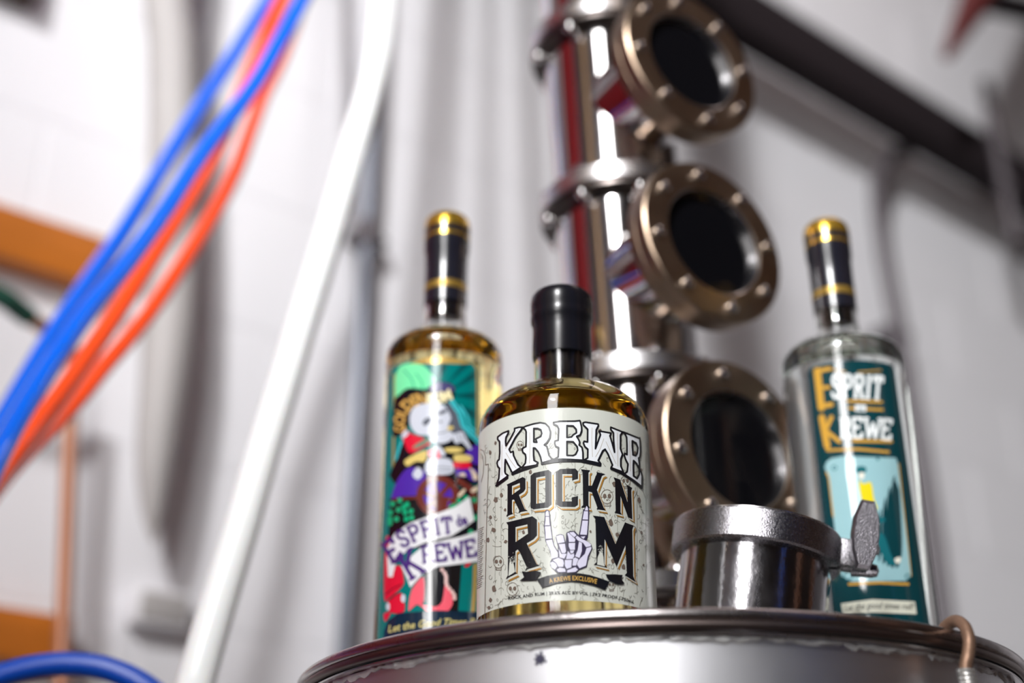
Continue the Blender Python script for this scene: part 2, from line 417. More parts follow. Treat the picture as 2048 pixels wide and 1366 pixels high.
tag(tube_obj('water_hose', w, 24 * pxm(P(140, 1328, 0.50)), mat('dark_blue_hose', s2l(4, 70, 178), 0.35), None, 20), 'dark blue hose loop arching up in the bottom left corner', 'hose')

# ------------------------------------------------------------------ the still pot
PX, PY, PR = 0.0765, 0.7145, 0.1905
LIDZ = 0.120 + CZ
RIMZ = 0.1298 + CZ
pot = thing('still_pot', 'big round steel still pot whose rim carries the bottles', 'still', (PX, PY, 0))
wr = PR - 0.0085
M_pot = mat('brushed_pot_steel', (0.66, 0.66, 0.69), 0.42, 1.0, noise=0.10, nscale=7, rvar=0.07, bump=0.08, bscale=40)
lathe_obj('pot_body', [(0, 0.0), (wr, 0.0), (wr, LIDZ - 0.0005)], M_pot, pot, 160)
# ragged weld bead under the rim
bm = bmesh.new(); seg = 420
prof = []
rings = []
for k in range(seg):
    a = 2 * math.pi * k / seg
    h = 0.0030 + 0.0009 * math.sin(k * 0.37) * math.sin(k * 0.11 + 1) + random.uniform(-0.0006, 0.0008)
    t_ = 0.0011 + random.uniform(-0.0005, 0.0006)
    z = LIDZ + 0.0004 - abs(random.gauss(0, 0.0005))
    rings.append([bm.verts.new((r * math.cos(a), r * math.sin(a), zz)) for r, zz in ((wr - 0.001, z), (wr + t_, z - 0.0006), (wr + t_, z - h * 0.7), (wr + 0.0002, z - h), (wr - 0.001, z - h))])
for k in range(seg):
    a, b = rings[k], rings[(k + 1) % seg]
    for i in range(4): bm.faces.new([a[i], b[i], b[i + 1], a[i + 1]])
link('weld_bead', bm, mat('weld_grey', (0.72, 0.72, 0.72), 0.45, 0.4, noise=0.4, nscale=170), pot)
cr = 0.0028; c2 = 0.0021
circ = [2 * math.pi * k / 20 for k in range(20)]
lathe_obj('rim', [(PR - cr + cr * math.cos(a), RIMZ - cr + cr * math.sin(a)) for a in circ], M_rim, pot, 200, closed=True)
lathe_obj('rim_bead', [(PR - 0.0010 - c2 + c2 * math.cos(a), RIMZ - 2 * cr - c2 + 0.0008 + c2 * math.sin(a)) for a in circ], mat('dark_brown_bead', (0.20, 0.16, 0.15), 0.38, 1.0, noise=0.3, nscale=20), pot, 200, closed=True)  # lower bead darker and browner than the rim
lathe_obj('rim_shade_ring', [(PR - 0.0040, RIMZ - 0.004), (PR - 0.0045, RIMZ - 0.0088), (wr - 0.002, RIMZ - 0.0088)], mat('rim_gap_shade', (0.03, 0.026, 0.026), 0.5, 0.3), pot, 160)  # shade in the recess under the rim painted near black
lathe_obj('lid', [(0, LIDZ), (PR - 0.0035, LIDZ), (PR - 0.0040, LIDZ - 0.0006), (0, LIDZ - 0.0006)], M_satin, pot, 160)
# purple ink mark on the pot wall
def pot_pt(x, y, eps):
    r = ray(x, y); o = Vector((0 - PX, 0 - PY)); d = Vector((r.x, r.y)); R = wr + eps
    a = d.dot(d); b = 2 * o.dot(d); c_ = o.dot(o) - R * R
    t = (-b - math.sqrt(max(0, b * b - 4 * a * c_))) / (2 * a)
    return r * t + Vector((0, 0, CZ)) - Vector((PX, PY, 0))
bm = bmesh.new()
for k in range(7):
    a = math.pi * 2 * k / 7 + 0.4; rr_ = (14, 11, 15, 12, 13, 16, 11)[k]; ca, sa = math.cos(a), math.sin(a)
    bm.faces.new([bm.verts.new(pot_pt(1080 + u_ * ca - v_ * sa, 1318 + u_ * sa + v_ * ca, 0.0004 + 0.00002 * k)) for u_, v_ in ((-3, -4.6), (rr_, -2.0), (rr_, 2.0), (-3, 4.6))])
link('ink_mark', bm, mat('purple_ink', s2l(48, 44, 74), 0.5), pot, smooth=False)
# scratches and stains of the pot wall
# wire latch hooked over the rim
Yl = 0.566
lt = thing('wire_latch', 'rusty bent wire latch hooked over the pot rim at right', 'latch', P(1905, 1262, Yl))
o0 = lt.location.copy()
cpz = [P(x, y, Y) - o0 for x, y, Y in ((1884, 1266, 0.578), (1893, 1252, 0.574), (1911, 1242, 0.567), (1929, 1253, 0.560), (1938, 1280, 0.556), (1936, 1310, 0.556), (1931, 1338, 0.556), (1938, 1372, 0.556), (1944, 1420, 0.556), (1946, 1520, 0.556))]
tube_obj('hook', catmull(cpz, 8), 0.0027, M_rust, lt, 16)
coil = []
for k in range(61):
    f = k / 60; c_ = Vector(cpz[6]).lerp(Vector(cpz[7]), f * 1.15); a = f * 2 * math.pi * 5
    coil.append(c_ + Vector((0.0030 * math.cos(a), 0.0030 * math.sin(a), 0)))
tube_obj('spring_coil', coil, 0.0011, mat('pale_zinc', (0.55, 0.54, 0.52), 0.4, 0.8), lt, 8)

# ------------------------------------------------------------------ distillation column
CS = 0.92
CX, CY = 0.0926, 0.820
lean = math.atan(0.040)
colm = thing('distillation_column', 'tall polished steel column with three round bronze sight windows', 'column', (CX, CY, LIDZ), (0, -lean, 0))
TR = 0.0468; FR_ = 0.0575
SEC = 0.158
ring_top = [CS * (0.388 + SEC * k) - 0.120 for k in (-1, 0, 1, 2, 3, 4, 6, 8, 10)]     # tops of the flange pairs above the lid
sight_z = [CS * (0.301 + SEC * k) - 0.120 for k in (0, 1, 2, 3)]
lathe_obj('base_spool', [(0.057, 0), (0.057, 0.006), (TR, 0.008), (TR, ring_top[0] - 0.016)], M_chrome, colm, 96)
for k in range(8):
    lathe_obj('tube_section', [(TR, ring_top[k]), (TR, ring_top[k + 1] - 0.017)], M_chrome, colm, 128)
def hexbolt(name, parent, M, r=0.0042, h=0.004, m=None):
    bm = bmesh.new()
    lathe(bm, [(0, h), (r * 0.55, h * 0.92), (r * 0.9, h * 0.6), (r, 0)], 14, M)
    return link(name, bm, m or M_bolt, parent)
lathe_obj('column_cap', [(FR_ - 0.004, ring_top[8]), (FR_ - 0.004, ring_top[8] + 0.004), (0.03, ring_top[8] + 0.02), (0, ring_top[8] + 0.02)], M_satin, colm, 64)
for k in range(9):
    z = ring_top[k]
    up = lathe_obj('flange_ring', [(TR - 0.001, z - 0.0125), (FR_ - 0.001, z - 0.0125), (FR_, z - 0.0115), (FR_, z - 0.001), (FR_ - 0.001, z), (TR - 0.001, z)], M_satin, colm, 128)
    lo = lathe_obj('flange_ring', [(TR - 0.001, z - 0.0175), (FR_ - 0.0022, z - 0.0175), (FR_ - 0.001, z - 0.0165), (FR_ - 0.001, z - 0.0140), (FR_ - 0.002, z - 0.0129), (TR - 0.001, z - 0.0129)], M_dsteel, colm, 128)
    for j in range(8):
        a = math.radians(-168 + 45 * j)
        c_ = Vector(((FR_ - 0.0045) * math.cos(a), (FR_ - 0.0045) * math.sin(a), 0))
        hexbolt('flange_bolt', up, Matrix.Translation(c_ + Vector((0, 0, z))), 0.0046, 0.0055)
        hexbolt('flange_bolt', lo, Matrix.Translation(c_ + Vector((0, 0, z - 0.0175))) @ Matrix.Rotation(math.pi, 4, 'X'), 0.0046, 0.0055)
nrm = Vector((0.54, -0.84, 0.0)).normalized()
for k, z in enumerate(sight_z):
    B = frame_to((0, 0, z), nrm) @ Matrix.Scale(CS, 4)
    lathe_obj('sight_port_neck', [(0.041, 0.030), (0.041, 0.082)], M_chrome, colm, 80, B)
    fl = lathe_obj('sight_port_flange', [(0.041, 0.0815), (0.0600, 0.0815), (0.0612, 0.0825), (0.0612, 0.0905), (0.0605, 0.0915), (0.041, 0.0915)], M_bronze, colm, 96, B)
    f2 = lathe_obj('sight_glass_ring', [(0.0400, 0.0925), (0.0622, 0.0925), (0.0632, 0.0935), (0.0632, 0.1032), (0.0620, 0.1045), (0.0425, 0.1045), (0.0418, 0.1040)], M_bronze, colm, 96, B)
    lathe_obj('inner_bezel', [(0.0425, 0.1042), (0.0412, 0.1034), (0.0402, 0.0965), (0.0410, 0.0926)], M_satin, f2, 96, B)
    lathe_obj('sight_glass', [(0, 0.0975), (0.0404, 0.0975), (0.0404, 0.0930), (0, 0.0930)], M_sglass, colm, 80, B)
    for j in range(8):
        a = math.radians(45 * j + 9)
        hexbolt('ring_bolt', f2, B @ Matrix.Translation((0.0525 * math.cos(a), 0.0525 * math.sin(a), 0.1045)), 0.0046, 0.0042)
# wing nuts at the right of each flange pair
wing = [(-0.0035, -0.016), (0.0035, -0.016), (0.007, -0.008), (0.0078, 0), (0.007, 0.008), (0.0035, 0.016), (-0.0035, 0.016), (-0.007, 0.008), (-0.0078, 0), (-0.007, -0.008)]
for k in (1, 2, 3):
    z = ring_top[k] - 0.03
    bm = bmesh.new()
    tube(bm, [Vector((0.045, -0.004, z)), Vector((0.090, -0.006, z))], 0.0035, 12)
    prism(bm, wing, 0.008, Matrix.Translation((0.086, -0.010, z)) @ Matrix.Rotation(math.radians(78), 4, 'X'), 0.12)
    link('wing_nut', bm, M_clamp, colm)

# ------------------------------------------------------------------ clamped port (steel can)
KX, KY = 0.1145, 0.655
tilt = math.radians(9.5)
port = thing('clamped_port', 'short polished steel port with clamp ring beside the squat bottle', 'port', (KX, KY, LIDZ), (0, tilt, 0))
kr = 0.0383
H1 = 0.069
pt_ = lathe_obj('port_tube', [(kr, 0.0), (kr, 0.012), (kr, H1)], M_can, port, 96)
for v in pt_.data.vertices:
    if v.co.z < 0.001: v.co.z = v.co.x * math.tan(tilt) + 0.0002
bm = bmesh.new()
ko = 0.0432
a0, a1 = math.radians(-17), math.radians(343 - 6)
n = 90
cs = [(kr - 0.001, H1 - 0.004), (ko - 0.0012, H1 - 0.004), (ko, H1 - 0.0030), (ko, H1 + 0.0112), (ko - 0.0012, H1 + 0.0122), (kr - 0.001, H1 + 0.0128)]
rg = []
for i in range(n + 1):
    a = a0 + (a1 - a0) * i / n
    rg.append([bm.verts.new((r * math.cos(a), r * math.sin(a), z)) for r, z in cs])
for A, B_ in zip(rg, rg[1:]):
    for i in range(len(cs) - 1): bm.faces.new([A[i], B_[i], B_[i + 1], A[i + 1]])
bm.faces.new(rg[0]); bm.faces.new(rg[-1][::-1])
link('clamp_ring', bm, M_clamp, port)
lathe_obj('port_cap', [(0, H1 + 0.0125), (kr + 0.004, H1 + 0.0125), (kr + 0.004, H1 + 0.001)], M_satin, port, 80)
zc = H1 + 0.004
# lugs reaching out to the right, the bolt with its wing nut
for s in (-1, 1):
    bm = bmesh.new(); box(bm, (ko - 0.006, -0.0145 + (0.0075 if s > 0 else 0), zc - 0.0055), (ko + 0.013, -0.0085 + (0.0075 if s > 0 else 0), zc + 0.0088), None, 0.0012); link('clamp_lug', bm, M_clamp, port)
bx_ = ko + 0.0075
tube_obj('clamp_bolt', [Vector((bx_ - 0.002, -0.019, zc + 0.006)), Vector((bx_, 0.016, zc + 0.003))], 0.0032, M_clamp, port, 16)
for dz in (0.0055, -0.006):
    bm = bmesh.new(); lathe(bm, [(0, 0.004), (0.003, 0.003), (0.0038, 0), (0.0038, -0.010), (0, -0.010)], 16, frame_to((bx_ + 0.0078, -0.004, zc + dz + 0.003), (1, -0.3, 0))); link('hinge_pin', bm, M_clamp, port)
bm = bmesh.new()
prism(bm, [(x * 0.88, y * 1.1) for x, y in wing], 0.0065, Matrix.Translation((bx_ - 0.0005, -0.0185, zc + 0.0095)) @ Matrix.Rotation(math.radians(3), 4, 'Z') @ Matrix.Rotation(math.radians(95), 4, 'X'), 0.10)
link('wing_nut', bm, mat('sandblasted_steel', (0.30, 0.285, 0.31), 0.34, 1.0, noise=0.2, nscale=900, bump=0.4, bscale=1500), port)

# ------------------------------------------------------------------ printed labels
EPS = 0.00006
def stroke_mesh(bm, pts, w, closed=False):
    pts = [Vector((a, b)) for a, b in pts]
    if closed: pts = pts + [pts[0]]
    for a, b in zip(pts, pts[1:]):
        d = b - a
        if d.length < 1e-6: continue
        d.normalize(); n = Vector((-d.y, d.x)) * w / 2
        bm.faces.new([bm.verts.new((*(q), 0)) for q in (a - n, b - n, b + n, a + n)])
    if w > 1.2:
        for p in pts:
            bm.faces.new([bm.verts.new((p.x + w / 2 * math.cos(k * math.pi / 4), p.y + w / 2 * math.sin(k * math.pi / 4), 0)) for k in range(8)])
def poly_mesh(bm, outer, holes=()):
    loops = [[Vector((a, b, 0)) for a, b in outer]] + [[Vector((a, b, 0)) for a, b in h] for h in holes]
    vs = [bm.verts.new(v) for l in loops for v in l]
    for t in tessellate_polygon(loops):
        try: bm.faces.new([vs[i] for i in t])
        except ValueError: pass
def disc_pts(cx, cy, rx, ry=None, n=14, rot=0):
    ry = ry or rx
    return [(cx + rx * math.cos(2 * math.pi * k / n) * math.cos(rot) - ry * math.sin(2 * math.pi * k / n) * math.sin(rot),
             cy + rx * math.cos(2 * math.pi * k / n) * math.sin(rot) + ry * math.sin(2 * math.pi * k / n) * math.cos(rot)) for k in range(n)]
def smooth_pts(pts, n=4):
    m = len(pts); out = []
    for i in range(m):
        p0, p1, p2, p3 = [Vector(pts[(i + k) % m]) for k in (-1, 0, 1, 2)]
        for k in range(n):
            t = k / n
            v = 0.5 * ((2 * p1) + (p2 - p0) * t + (2 * p0 - 5 * p1 + 4 * p2 - p3) * t * t + (3 * p1 - p0 - 3 * p2 + p3) * t ** 3)
            out.append((v.x, v.y))
    return out
def path_at(pts, s):
    L = [0]
    for a, b in zip(pts, pts[1:]): L.append(L[-1] + math.hypot(b[0] - a[0], b[1] - a[1]))
    s = s * L[-1]
    for i in range(len(pts) - 1):
        if s <= L[i + 1] or i == len(pts) - 2:
            f = (s - L[i]) / max(1e-9, L[i + 1] - L[i]); a, b = pts[i], pts[i + 1]
            return (a[0] + (b[0] - a[0]) * f, a[1] + (b[1] - a[1]) * f), math.atan2(b[1] - a[1], b[0] - a[0])
def text_mesh(bm, body, base, height, bold=0.0, shear=0.0):
    """text along a baseline given in pixels (y down), letter height in pixels"""
    cu = bpy.data.curves.new('txt', 'FONT'); cu.body = body; cu.size = 1.0; cu.resolution_u = 2; cu.offset = bold; cu.shear = shear
    ob = bpy.data.objects.new('txt', cu)
    me = ob.to_mesh()
    xs = [v.co.x for v in me.vertices]
    if not xs: return
    x0, x1 = min(xs), max(xs)
    base = catmull([Vector((a, b, 0)) for a, b in base], 8) if len(base) > 2 else [Vector((a, b, 0)) for a, b in base]
    base = [(v.x, v.y) for v in base]
    vs = []
    for v in me.vertices:
        (px, py), a = path_at(base, (v.co.x - x0) / (x1 - x0))
        h = v.co.y / 0.73 * height
        vs.append(bm.verts.new((px + math.sin(a) * h, py - math.cos(a) * h, 0)))
    for p in me.polygons:
        try: bm.faces.new([vs[i] for i in p.vertices])
        except ValueError: pass
    ob.to_mesh_clear(); bpy.data.objects.remove(ob); bpy.data.curves.remove(cu)
# slab-serif strokes for the display lettering (unit box, y up)
SLAB = {
 'E': ([[(0.15, 0), (0.15, 1)], [(0.15, 1), (0.85, 1), (0.85, 0.82)], [(0.15, 0.52), (0.62, 0.52)], [(0.15, 0), (0.88, 0), (0.88, 0.2)]], [(0.15, 0), (0.15, 1)]),
 'S': ([[(0.85, 0.82), (0.7, 1), (0.3, 1), (0.12, 0.8), (0.25, 0.58), (0.75, 0.42), (0.88, 0.2), (0.7, 0), (0.3, 0), (0.1, 0.2)]], []),
 'P': ([[(0.2, 0), (0.2, 1)], [(0.2, 1), (0.7, 1), (0.88, 0.85), (0.88, 0.65), (0.7, 0.47), (0.2, 0.47)]], [(0.2, 0), (0.2, 1)]),
 'R': ([[(0.2, 0), (0.2, 1)], [(0.2, 1), (0.7, 1), (0.86, 0.85), (0.86, 0.66), (0.7, 0.5), (0.2, 0.5)], [(0.52, 0.5), (0.9, 0)]], [(0.2, 0), (0.2, 1), (0.9, 0)]),
 'I': ([[(0.5, 0), (0.5, 1)]], [(0.5, 0), (0.5, 1)]),
 'T': ([[(0.5, 0), (0.5, 1)], [(0.05, 0.8), (0.1, 1), (0.9, 1), (0.95, 0.8)]], [(0.5, 0)]),
 'K': ([[(0.18, 0), (0.18, 1)], [(0.85, 1), (0.2, 0.45)], [(0.42, 0.62), (0.9, 0)]], [(0.18, 0), (0.18, 1), (0.9, 0), (0.85, 1)]),
 'W': ([[(0.02, 1), (0.27, 0), (0.5, 0.75), (0.73, 0), (0.98, 1)]], [(0.05, 1), (0.95, 1)]),
}
def slab_mesh(bm, word, base, height, w, gap=0.16):
    base = [(v.x, v.y) for v in (catmull([Vector((a, b, 0)) for a, b in base], 8) if len(base) > 2 else [Vector((a, b, 0)) for a, b in base])]
    adv = {'I': 0.6, 'W': 1.35}
    tot = sum(adv.get(c, 1) for c in word) + gap * (len(word) - 1); x = 0
    def put(p, x, wd):
        (px, py), a = path_at(base, (x + p[0] * wd) / tot)
        h = p[1] * height; return (px + math.sin(a) * h, py - math.cos(a) * h)
    for c in word:
        wd = adv.get(c, 1); st, ser = SLAB[c]
        for s in st: stroke_mesh(bm, [put(p, x, wd) for p in s], w)
        for sx, sy in ser:
            stroke_mesh(bm, [put((sx - 0.17 / wd, sy), x, wd), put((sx + 0.17 / wd, sy), x, wd)], w * 0.6)
        x += wd + gap

class Bottle: pass
def decal(b, name, parent, builder, m, layer, kind=None):
    if isinstance(builder, (list, tuple)):
        for f in builder: decal(b, name, parent, f, m, layer, kind)
        return
    """build flat print in photo pixels, cut it into narrow strips and lay it on the bottle's cylinder"""
    bm = bmesh.new(); builder(bm)
    bm.verts.ensure_lookup_table()
    if not bm.verts: bm.free(); return None
    x0 = min(v.co.x for v in bm.verts); x1 = max(v.co.x for v in bm.verts)
    step = 9.0; x = math.floor(x0 / step) * step + step
    while x < x1:
        bmesh.ops.bisect_plane(bm, geom=bm.verts[:] + bm.edges[:] + bm.faces[:], plane_co=(x, 0, 0), plane_no=(1, 0, 0), dist=1e-5)
        x += step
    R = b.R + 0.00012 + EPS * layer
    for v in bm.verts:
        r = ray(v.co.x, v.co.y); o = Vector((-b.x, -b.y)); d = Vector((r.x, r.y))
        A = d.dot(d); B_ = 2 * o.dot(d); C_ = o.dot(o) - R * R
        disc = B_ * B_ - 4 * A * C_
        t = (-B_ - math.sqrt(max(0, disc))) / (2 * A)
        p = r * t
        if disc < 0:
            q = Vector((p.x - b.x, p.y - b.y)).normalized() * R; p.x, p.y = b.x + q.x, b.y + q.y
        z = min(max(p.z + CZ - LIDZ, b.lz0), b.lz1 + 0.003)
        v.co = Vector((p.x - b.x, p.y - b.y, z))
    return link_raw(name, bm, m, parent, smooth=False, kind=kind)
def pl(c, *ls, sm=True):
    def one(l):
        def f(bm): poly_mesh(bm, smooth_pts(fr(c, l), 3) if sm else fr(c, l))
        return f
    return [one(l) for l in ls]
def sk(c, w, *ls):
    def one(l):
        def f(bm): stroke_mesh(bm, fr(c, l), w)
        return f
    return [one(l) for l in ls]
def dk(c, *ds):
    def one(d):
        def f(bm): poly_mesh(bm, fr(c, disc_pts(*d)))
        return f
    return [one(d) for d in ds]
def tx(*a):
    return lambda bm: text_mesh(bm, *a)
def sl(*a):
    return lambda bm: slab_mesh(bm, *a)
def label_sheet(b, name, a0, a1, z0, z1, m, layer=0, corner=0.0):
    """curved paper; angles in degrees from the direction of the camera (-y), positive to the right"""
    bm = bmesh.new(); R = b.R + 0.00012 + EPS * layer; n = 72; rows = []
    for i in range(n + 1):
        t = a0 + (a1 - a0) * i / n; a = math.radians(t - 90)
        e = min(t - a0, a1 - t) * math.pi / 180 * b.R; c_ = 0
        if corner and e < corner: c_ = corner - math.sqrt(max(0, corner ** 2 - (corner - e) ** 2))
        rows.append([bm.verts.new((R * math.cos(a), R * math.sin(a), z)) for z in (z0, z1 - c_)])
    for p, q in zip(rows, rows[1:]): bm.faces.new([p[0], q[0], q[1], p[1]])
    return link_raw(name, bm, m, b.root)
def ink(name, rgb, rough=0.32, metal=0.0, spec=0.5):
    return mat('ink_' + name, s2l(*rgb), rough, metal, spec=spec)

def make_bottle(name, label, x, y, R, body_prof, neck, liquid, liq_mat, gl_mat, base_t=0.009):
    """body_prof: outer (r, z) from base edge to neck top, z from the lid; neck: (cavity radius, cavity z0, cavity z1)"""
    b = Bottle(); b.x, b.y, b.R = x, y, R
    b.root = thing(name, label, 'bottle', (x, y, LIDZ))
    bm = bmesh.new()
    lathe(bm, [(0, 0.0035), (R * 0.6, 0.0025), (R - 0.007, 0.0003)] + body_prof + [(0, body_prof[-1][1])], 128)
    bmesh.ops.recalc_face_normals(bm, faces=bm.faces)
    cr_, c0, c1 = neck
    fs = lathe(bm, [(0, c0), (cr_ * 0.9, c0), (cr_, c0 + 0.0015), (cr_, c1), (0, c1)], 96)
    # headspace faces look into the hollow
    for f in fs:
        f.normal_update()
        c = f.calc_center_median(); out = Vector((c.x, c.y, 0))
        ref = Vector((0, 0, -1)) if abs(c.z - c0) < 1e-4 else (Vector((0, 0, 1)) if abs(c.z - c1) < 1e-4 else out)
        if f.normal.dot(ref) > 0: f.normal_flip()
    link_raw('glass', bm, gl_mat, b.root)
    lathe_obj('liquid', liquid, liq_mat, b.root, 96)
    return b

# ======================= squat bottle in the middle
mx, my, mR = 0.0262, 0.617, 0.0430
mz = lambda z: z - 0.120
sh = []
for k in range(0, 15):
    a = math.pi / 2 * k / 14
    sh.append((0.0165 + (mR - 0.0165) * math.cos(a) ** 0.95, mz(0.2405) + (0.2620 - 0.2405) * math.sin(a)))
prof = [(mR - 0.003, 0.0006), (mR - 0.0008, 0.003), (mR, 0.006)] + [(mR, mz(0.2405))] + sh[1:] + [(0.0153, mz(0.2632)), (0.0149, mz(0.266)), (0.0148, mz(0.284))]
lq = [(0, 0.009), (mR - 0.006, 0.009), (mR - 0.0028, 0.013), (mR - 0.0028, mz(0.2400))] + [(max(0.0118, r - 0.0028), z - 0.0022) for r, z in sh[1:]] + [(0.0116, mz(0.2618)), (0, mz(0.2618))]
B1 = make_bottle('rum_bottle', 'squat amber bottle with cream label of black lettering and skeleton hand', mx, my, mR, prof, (0.0119, mz(0.2625), mz(0.2838)), lq, M_amber, M_glass)
b = B1; b.lz0, b.lz1 = mz(0.1445), mz(0.2375)
lathe_obj('cap', [(0.0150, mz(0.2826)), (0.0153, mz(0.2820)), (0.0156, mz(0.2835)), (0.0153, mz(0.2975)), (0.0154, mz(0.3020)), (0.0162, mz(0.3032)), (0.0164, mz(0.3065)), (0.0160, mz(0.3085)), (0.0164, mz(0.3100)), (0.0163, mz(0.3150)), (0.0158, mz(0.3178)), (0.0145, mz(0.3196)), (0, mz(0.3202))], M_black, b.root, 72)
lathe_obj('stopper', [(0, mz(0.2685)), (0.0108, mz(0.2690)), (0.0114, mz(0.2710)), (0.0114, mz(0.2836)), (0, mz(0.2836))], M_cork, b.root, 48)
paper = mat('cream_label_paper', s2l(204, 207, 198), 0.27, noise=0.03, nscale=90)
lab = label_sheet(b, 'label', -118, 104, b.lz0, b.lz1, paper)
C1 = (980, 840, 9.757); C2 = (1140, 840, 9.757); C3 = (1000, 930, 11.88); C4 = (1140, 930, 11.88)
C5 = (1000, 1030, 8.036); C6 = (1140, 1030, 7.587); C8 = (1070, 1000, 8.536); C7 = (940, 880, 3.8)
I_black = ink('black', (20, 20, 26)); I_gold = ink('gold', (176, 128, 56), 0.35, 0.2); I_white = ink('white', (230, 234, 238))
I_brown = ink('brown', (112, 98, 88)); I_grey = ink('pale_line', (128, 126, 116)); I_lilac = ink('lilac', (214, 212, 232)); I_cream = ink('cream', (204, 207, 198))
# label tab above the top edge
def f_(bm): poly_mesh(bm, [(1084, 842), (1088, 832), (1096, 824), (1112, 819), (1128, 823), (1136, 831), (1140, 842)])
o = decal(b, 'label_tab', lab, f_, paper, 1)
# background doodles
def f_(bm):
    rnd = random.Random(3)
    for k in range(620):
        x = rnd.uniform(966, 1300); y = rnd.uniform(868, 1216) - 34 * (1 - ((x - 1130) / 172) ** 2) * (1 if True else 0) + 20
        a = rnd.uniform(0, 6.28); p = [(x, y)]
        cv = rnd.uniform(-0.9, 0.9); st = rnd.uniform(1.5, 3.6)
        for j in range(rnd.randint(3, 8)):
            a += cv; p.append((p[-1][0] + st * 0.7 * math.cos(a), p[-1][1] + st * math.sin(a)))
        stroke_mesh(bm, p, 0.75)
    for x in (990, 1002, 1150, 1292, 1274, 1235): stroke_mesh(bm, [(x, 905), (x, 1040), (x, 1190)], 0.6)
decal(b, 'background_doodles', lab, f_, I_grey, 2, 'stuff')
skulls = [(1025, 1178, 13), (997, 1124, 12), (1214, 993, 14), (1251, 962, 11), (1223, 1170, 9), (1190, 862, 8), (1040, 890, 8), (1266, 1060, 8)]
def f_(bm):
    rnd = random.Random(5)
    for x, y, s in skulls:
        stroke_mesh(bm, disc_pts(x, y, s * 0.85, s, 16), 0.9, True)
        stroke_mesh(bm, [(x - s * 0.5, y + s * 0.8), (x - s * 0.45, y + s * 1.35), (x + s * 0.45, y + s * 1.35), (x + s * 0.5, y + s * 0.8)], 0.9)
        for k in range(4): stroke_mesh(bm, [(x - s * 0.3 + s * 0.2 * k, y + s * 0.95), (x - s * 0.3 + s * 0.2 * k, y + s * 1.25)], 0.7)
    stroke_mesh(bm, fr(C7, [(115, 190), (140, 182), (128, 560), (118, 1000), (112, 1322), (60, 1350)]), 1.2)
    for k in range(30):
        y = 660 + 15.5 * k + 0; x = 60 - k * 0.4
        stroke_mesh(bm, fr(C7, [(x, y + 22), (x + 20, y + 11), (x + 44 - (k % 3) * 4, y)]), 1.0)
    stroke_mesh(bm, fr(C7, [(76, 70), (100, 80), (116, 120), (118, 190)]), 1.2)
    stroke_mesh(bm, fr(C7, [(78, 100), (94, 120), (104, 180), (98, 260), (84, 320)]), 1.0)
decal(b, 'skull_outlines', lab, f_, I_brown, 3, 'stuff')
def f_(bm):
    rnd = random.Random(11)
    for x, y, s in skulls:
        for sx in (-1, 1): poly_mesh(bm, disc_pts(x + sx * s * 0.34, y - s * 0.08, s * 0.25, s * 0.33, 12))
        poly_mesh(bm, [(x - s * 0.12, y + s * 0.55), (x, y + s * 0.33), (x + s * 0.12, y + s * 0.55)])
    for (x, y, s) in [(991, 999, 7), (981, 1035, 5), (987, 1060, 6), (1011, 1083, 5), (976, 1080, 6), (988, 1178, 8), (981, 1200, 5), (978, 1215, 5), (980, 905, 5), (991, 886, 4), (1003, 990, 5),
                      (1278, 1000, 6), (1283, 1065, 4), (1222, 1045, 8), (1235, 1069, 6), (1226, 1122, 6), (1247, 1134, 6), (1047, 1064, 5), (1270, 905, 4), (1282, 940, 4), (1228, 968, 6), (1200, 862, 6),
                      (1061, 944, 5), (1287, 1130, 3), (1010, 1020, 4), (1008, 955, 4), (1181, 1063, 3)]:
        poly_mesh(bm, [(x + s * rnd.uniform(0.5, 1) * 0.8 * math.cos(k * 0.7), y + s * rnd.uniform(0.6, 1.05) * math.sin(k * 0.7)) for k in range(9)])
decal(b, 'skull_shading', lab, f_, I_brown, 3, 'stuff')
# KREWE
LK = fr(C1, [(150, 330), (245, 258), (360, 212), (352, 262), (310, 340), (303, 430), (312, 505), (400, 360), (478, 215), (478, 165), (560, 142), (640, 140), (600, 200), (500, 330), (372, 572), (402, 632), (452, 612), (458, 690), (545, 870), (605, 922), (435, 1032), (300, 770), (292, 850), (290, 1010), (305, 1050), (350, 1078), (325, 1110), (130, 1250), (172, 1140), (185, 940), (150, 905), (136, 840), (150, 795), (178, 770), (190, 640), (186, 420), (148, 375)])
LR = fr(C1, [(640, 150), (700, 120), (850, 75), (980, 52), (1080, 70), (1150, 140), (1180, 240), (1165, 350), (1110, 440), (1060, 485), (1110, 520), (1130, 600), (1150, 690), (1200, 750), (1240, 768), (1010, 840), (985, 720), (940, 620), (880, 550), (848, 545), (850, 700), (860, 790), (935, 830), (905, 880), (620, 930), (690, 840), (700, 740), (690, 670), (640, 630), (630, 570), (655, 540), (700, 520), (705, 400), (705, 230), (690, 190)])
LRh = fr(C1, [(855, 165), (930, 165), (990, 190), (1010, 260), (990, 320), (930, 350), (890, 370), (915, 435), (855, 430)])
LE = fr(C2, [(-321, 48), (-200, 25), (100, 22), (192, 12), (205, 45), (225, 130), (228, 210), (200, 290), (130, 320), (165, 375), (190, 430), (180, 490), (235, 535), (252, 630), (255, 785), (0, 770), (-150, 765), (-311, 770), (-231, 720), (-221, 540), (-281, 510), (-299, 460), (-291, 410), (-231, 395), (-221, 170), (-251, 110), (-321, 80)])
LEh = [fr(C2, [(-60, 110), (60, 115), (120, 180), (125, 250), (60, 290), (30, 330), (-60, 340)]), fr(C2, [(-60, 420), (60, 425), (140, 520), (150, 590), (110, 670), (60, 695), (-60, 690)])]
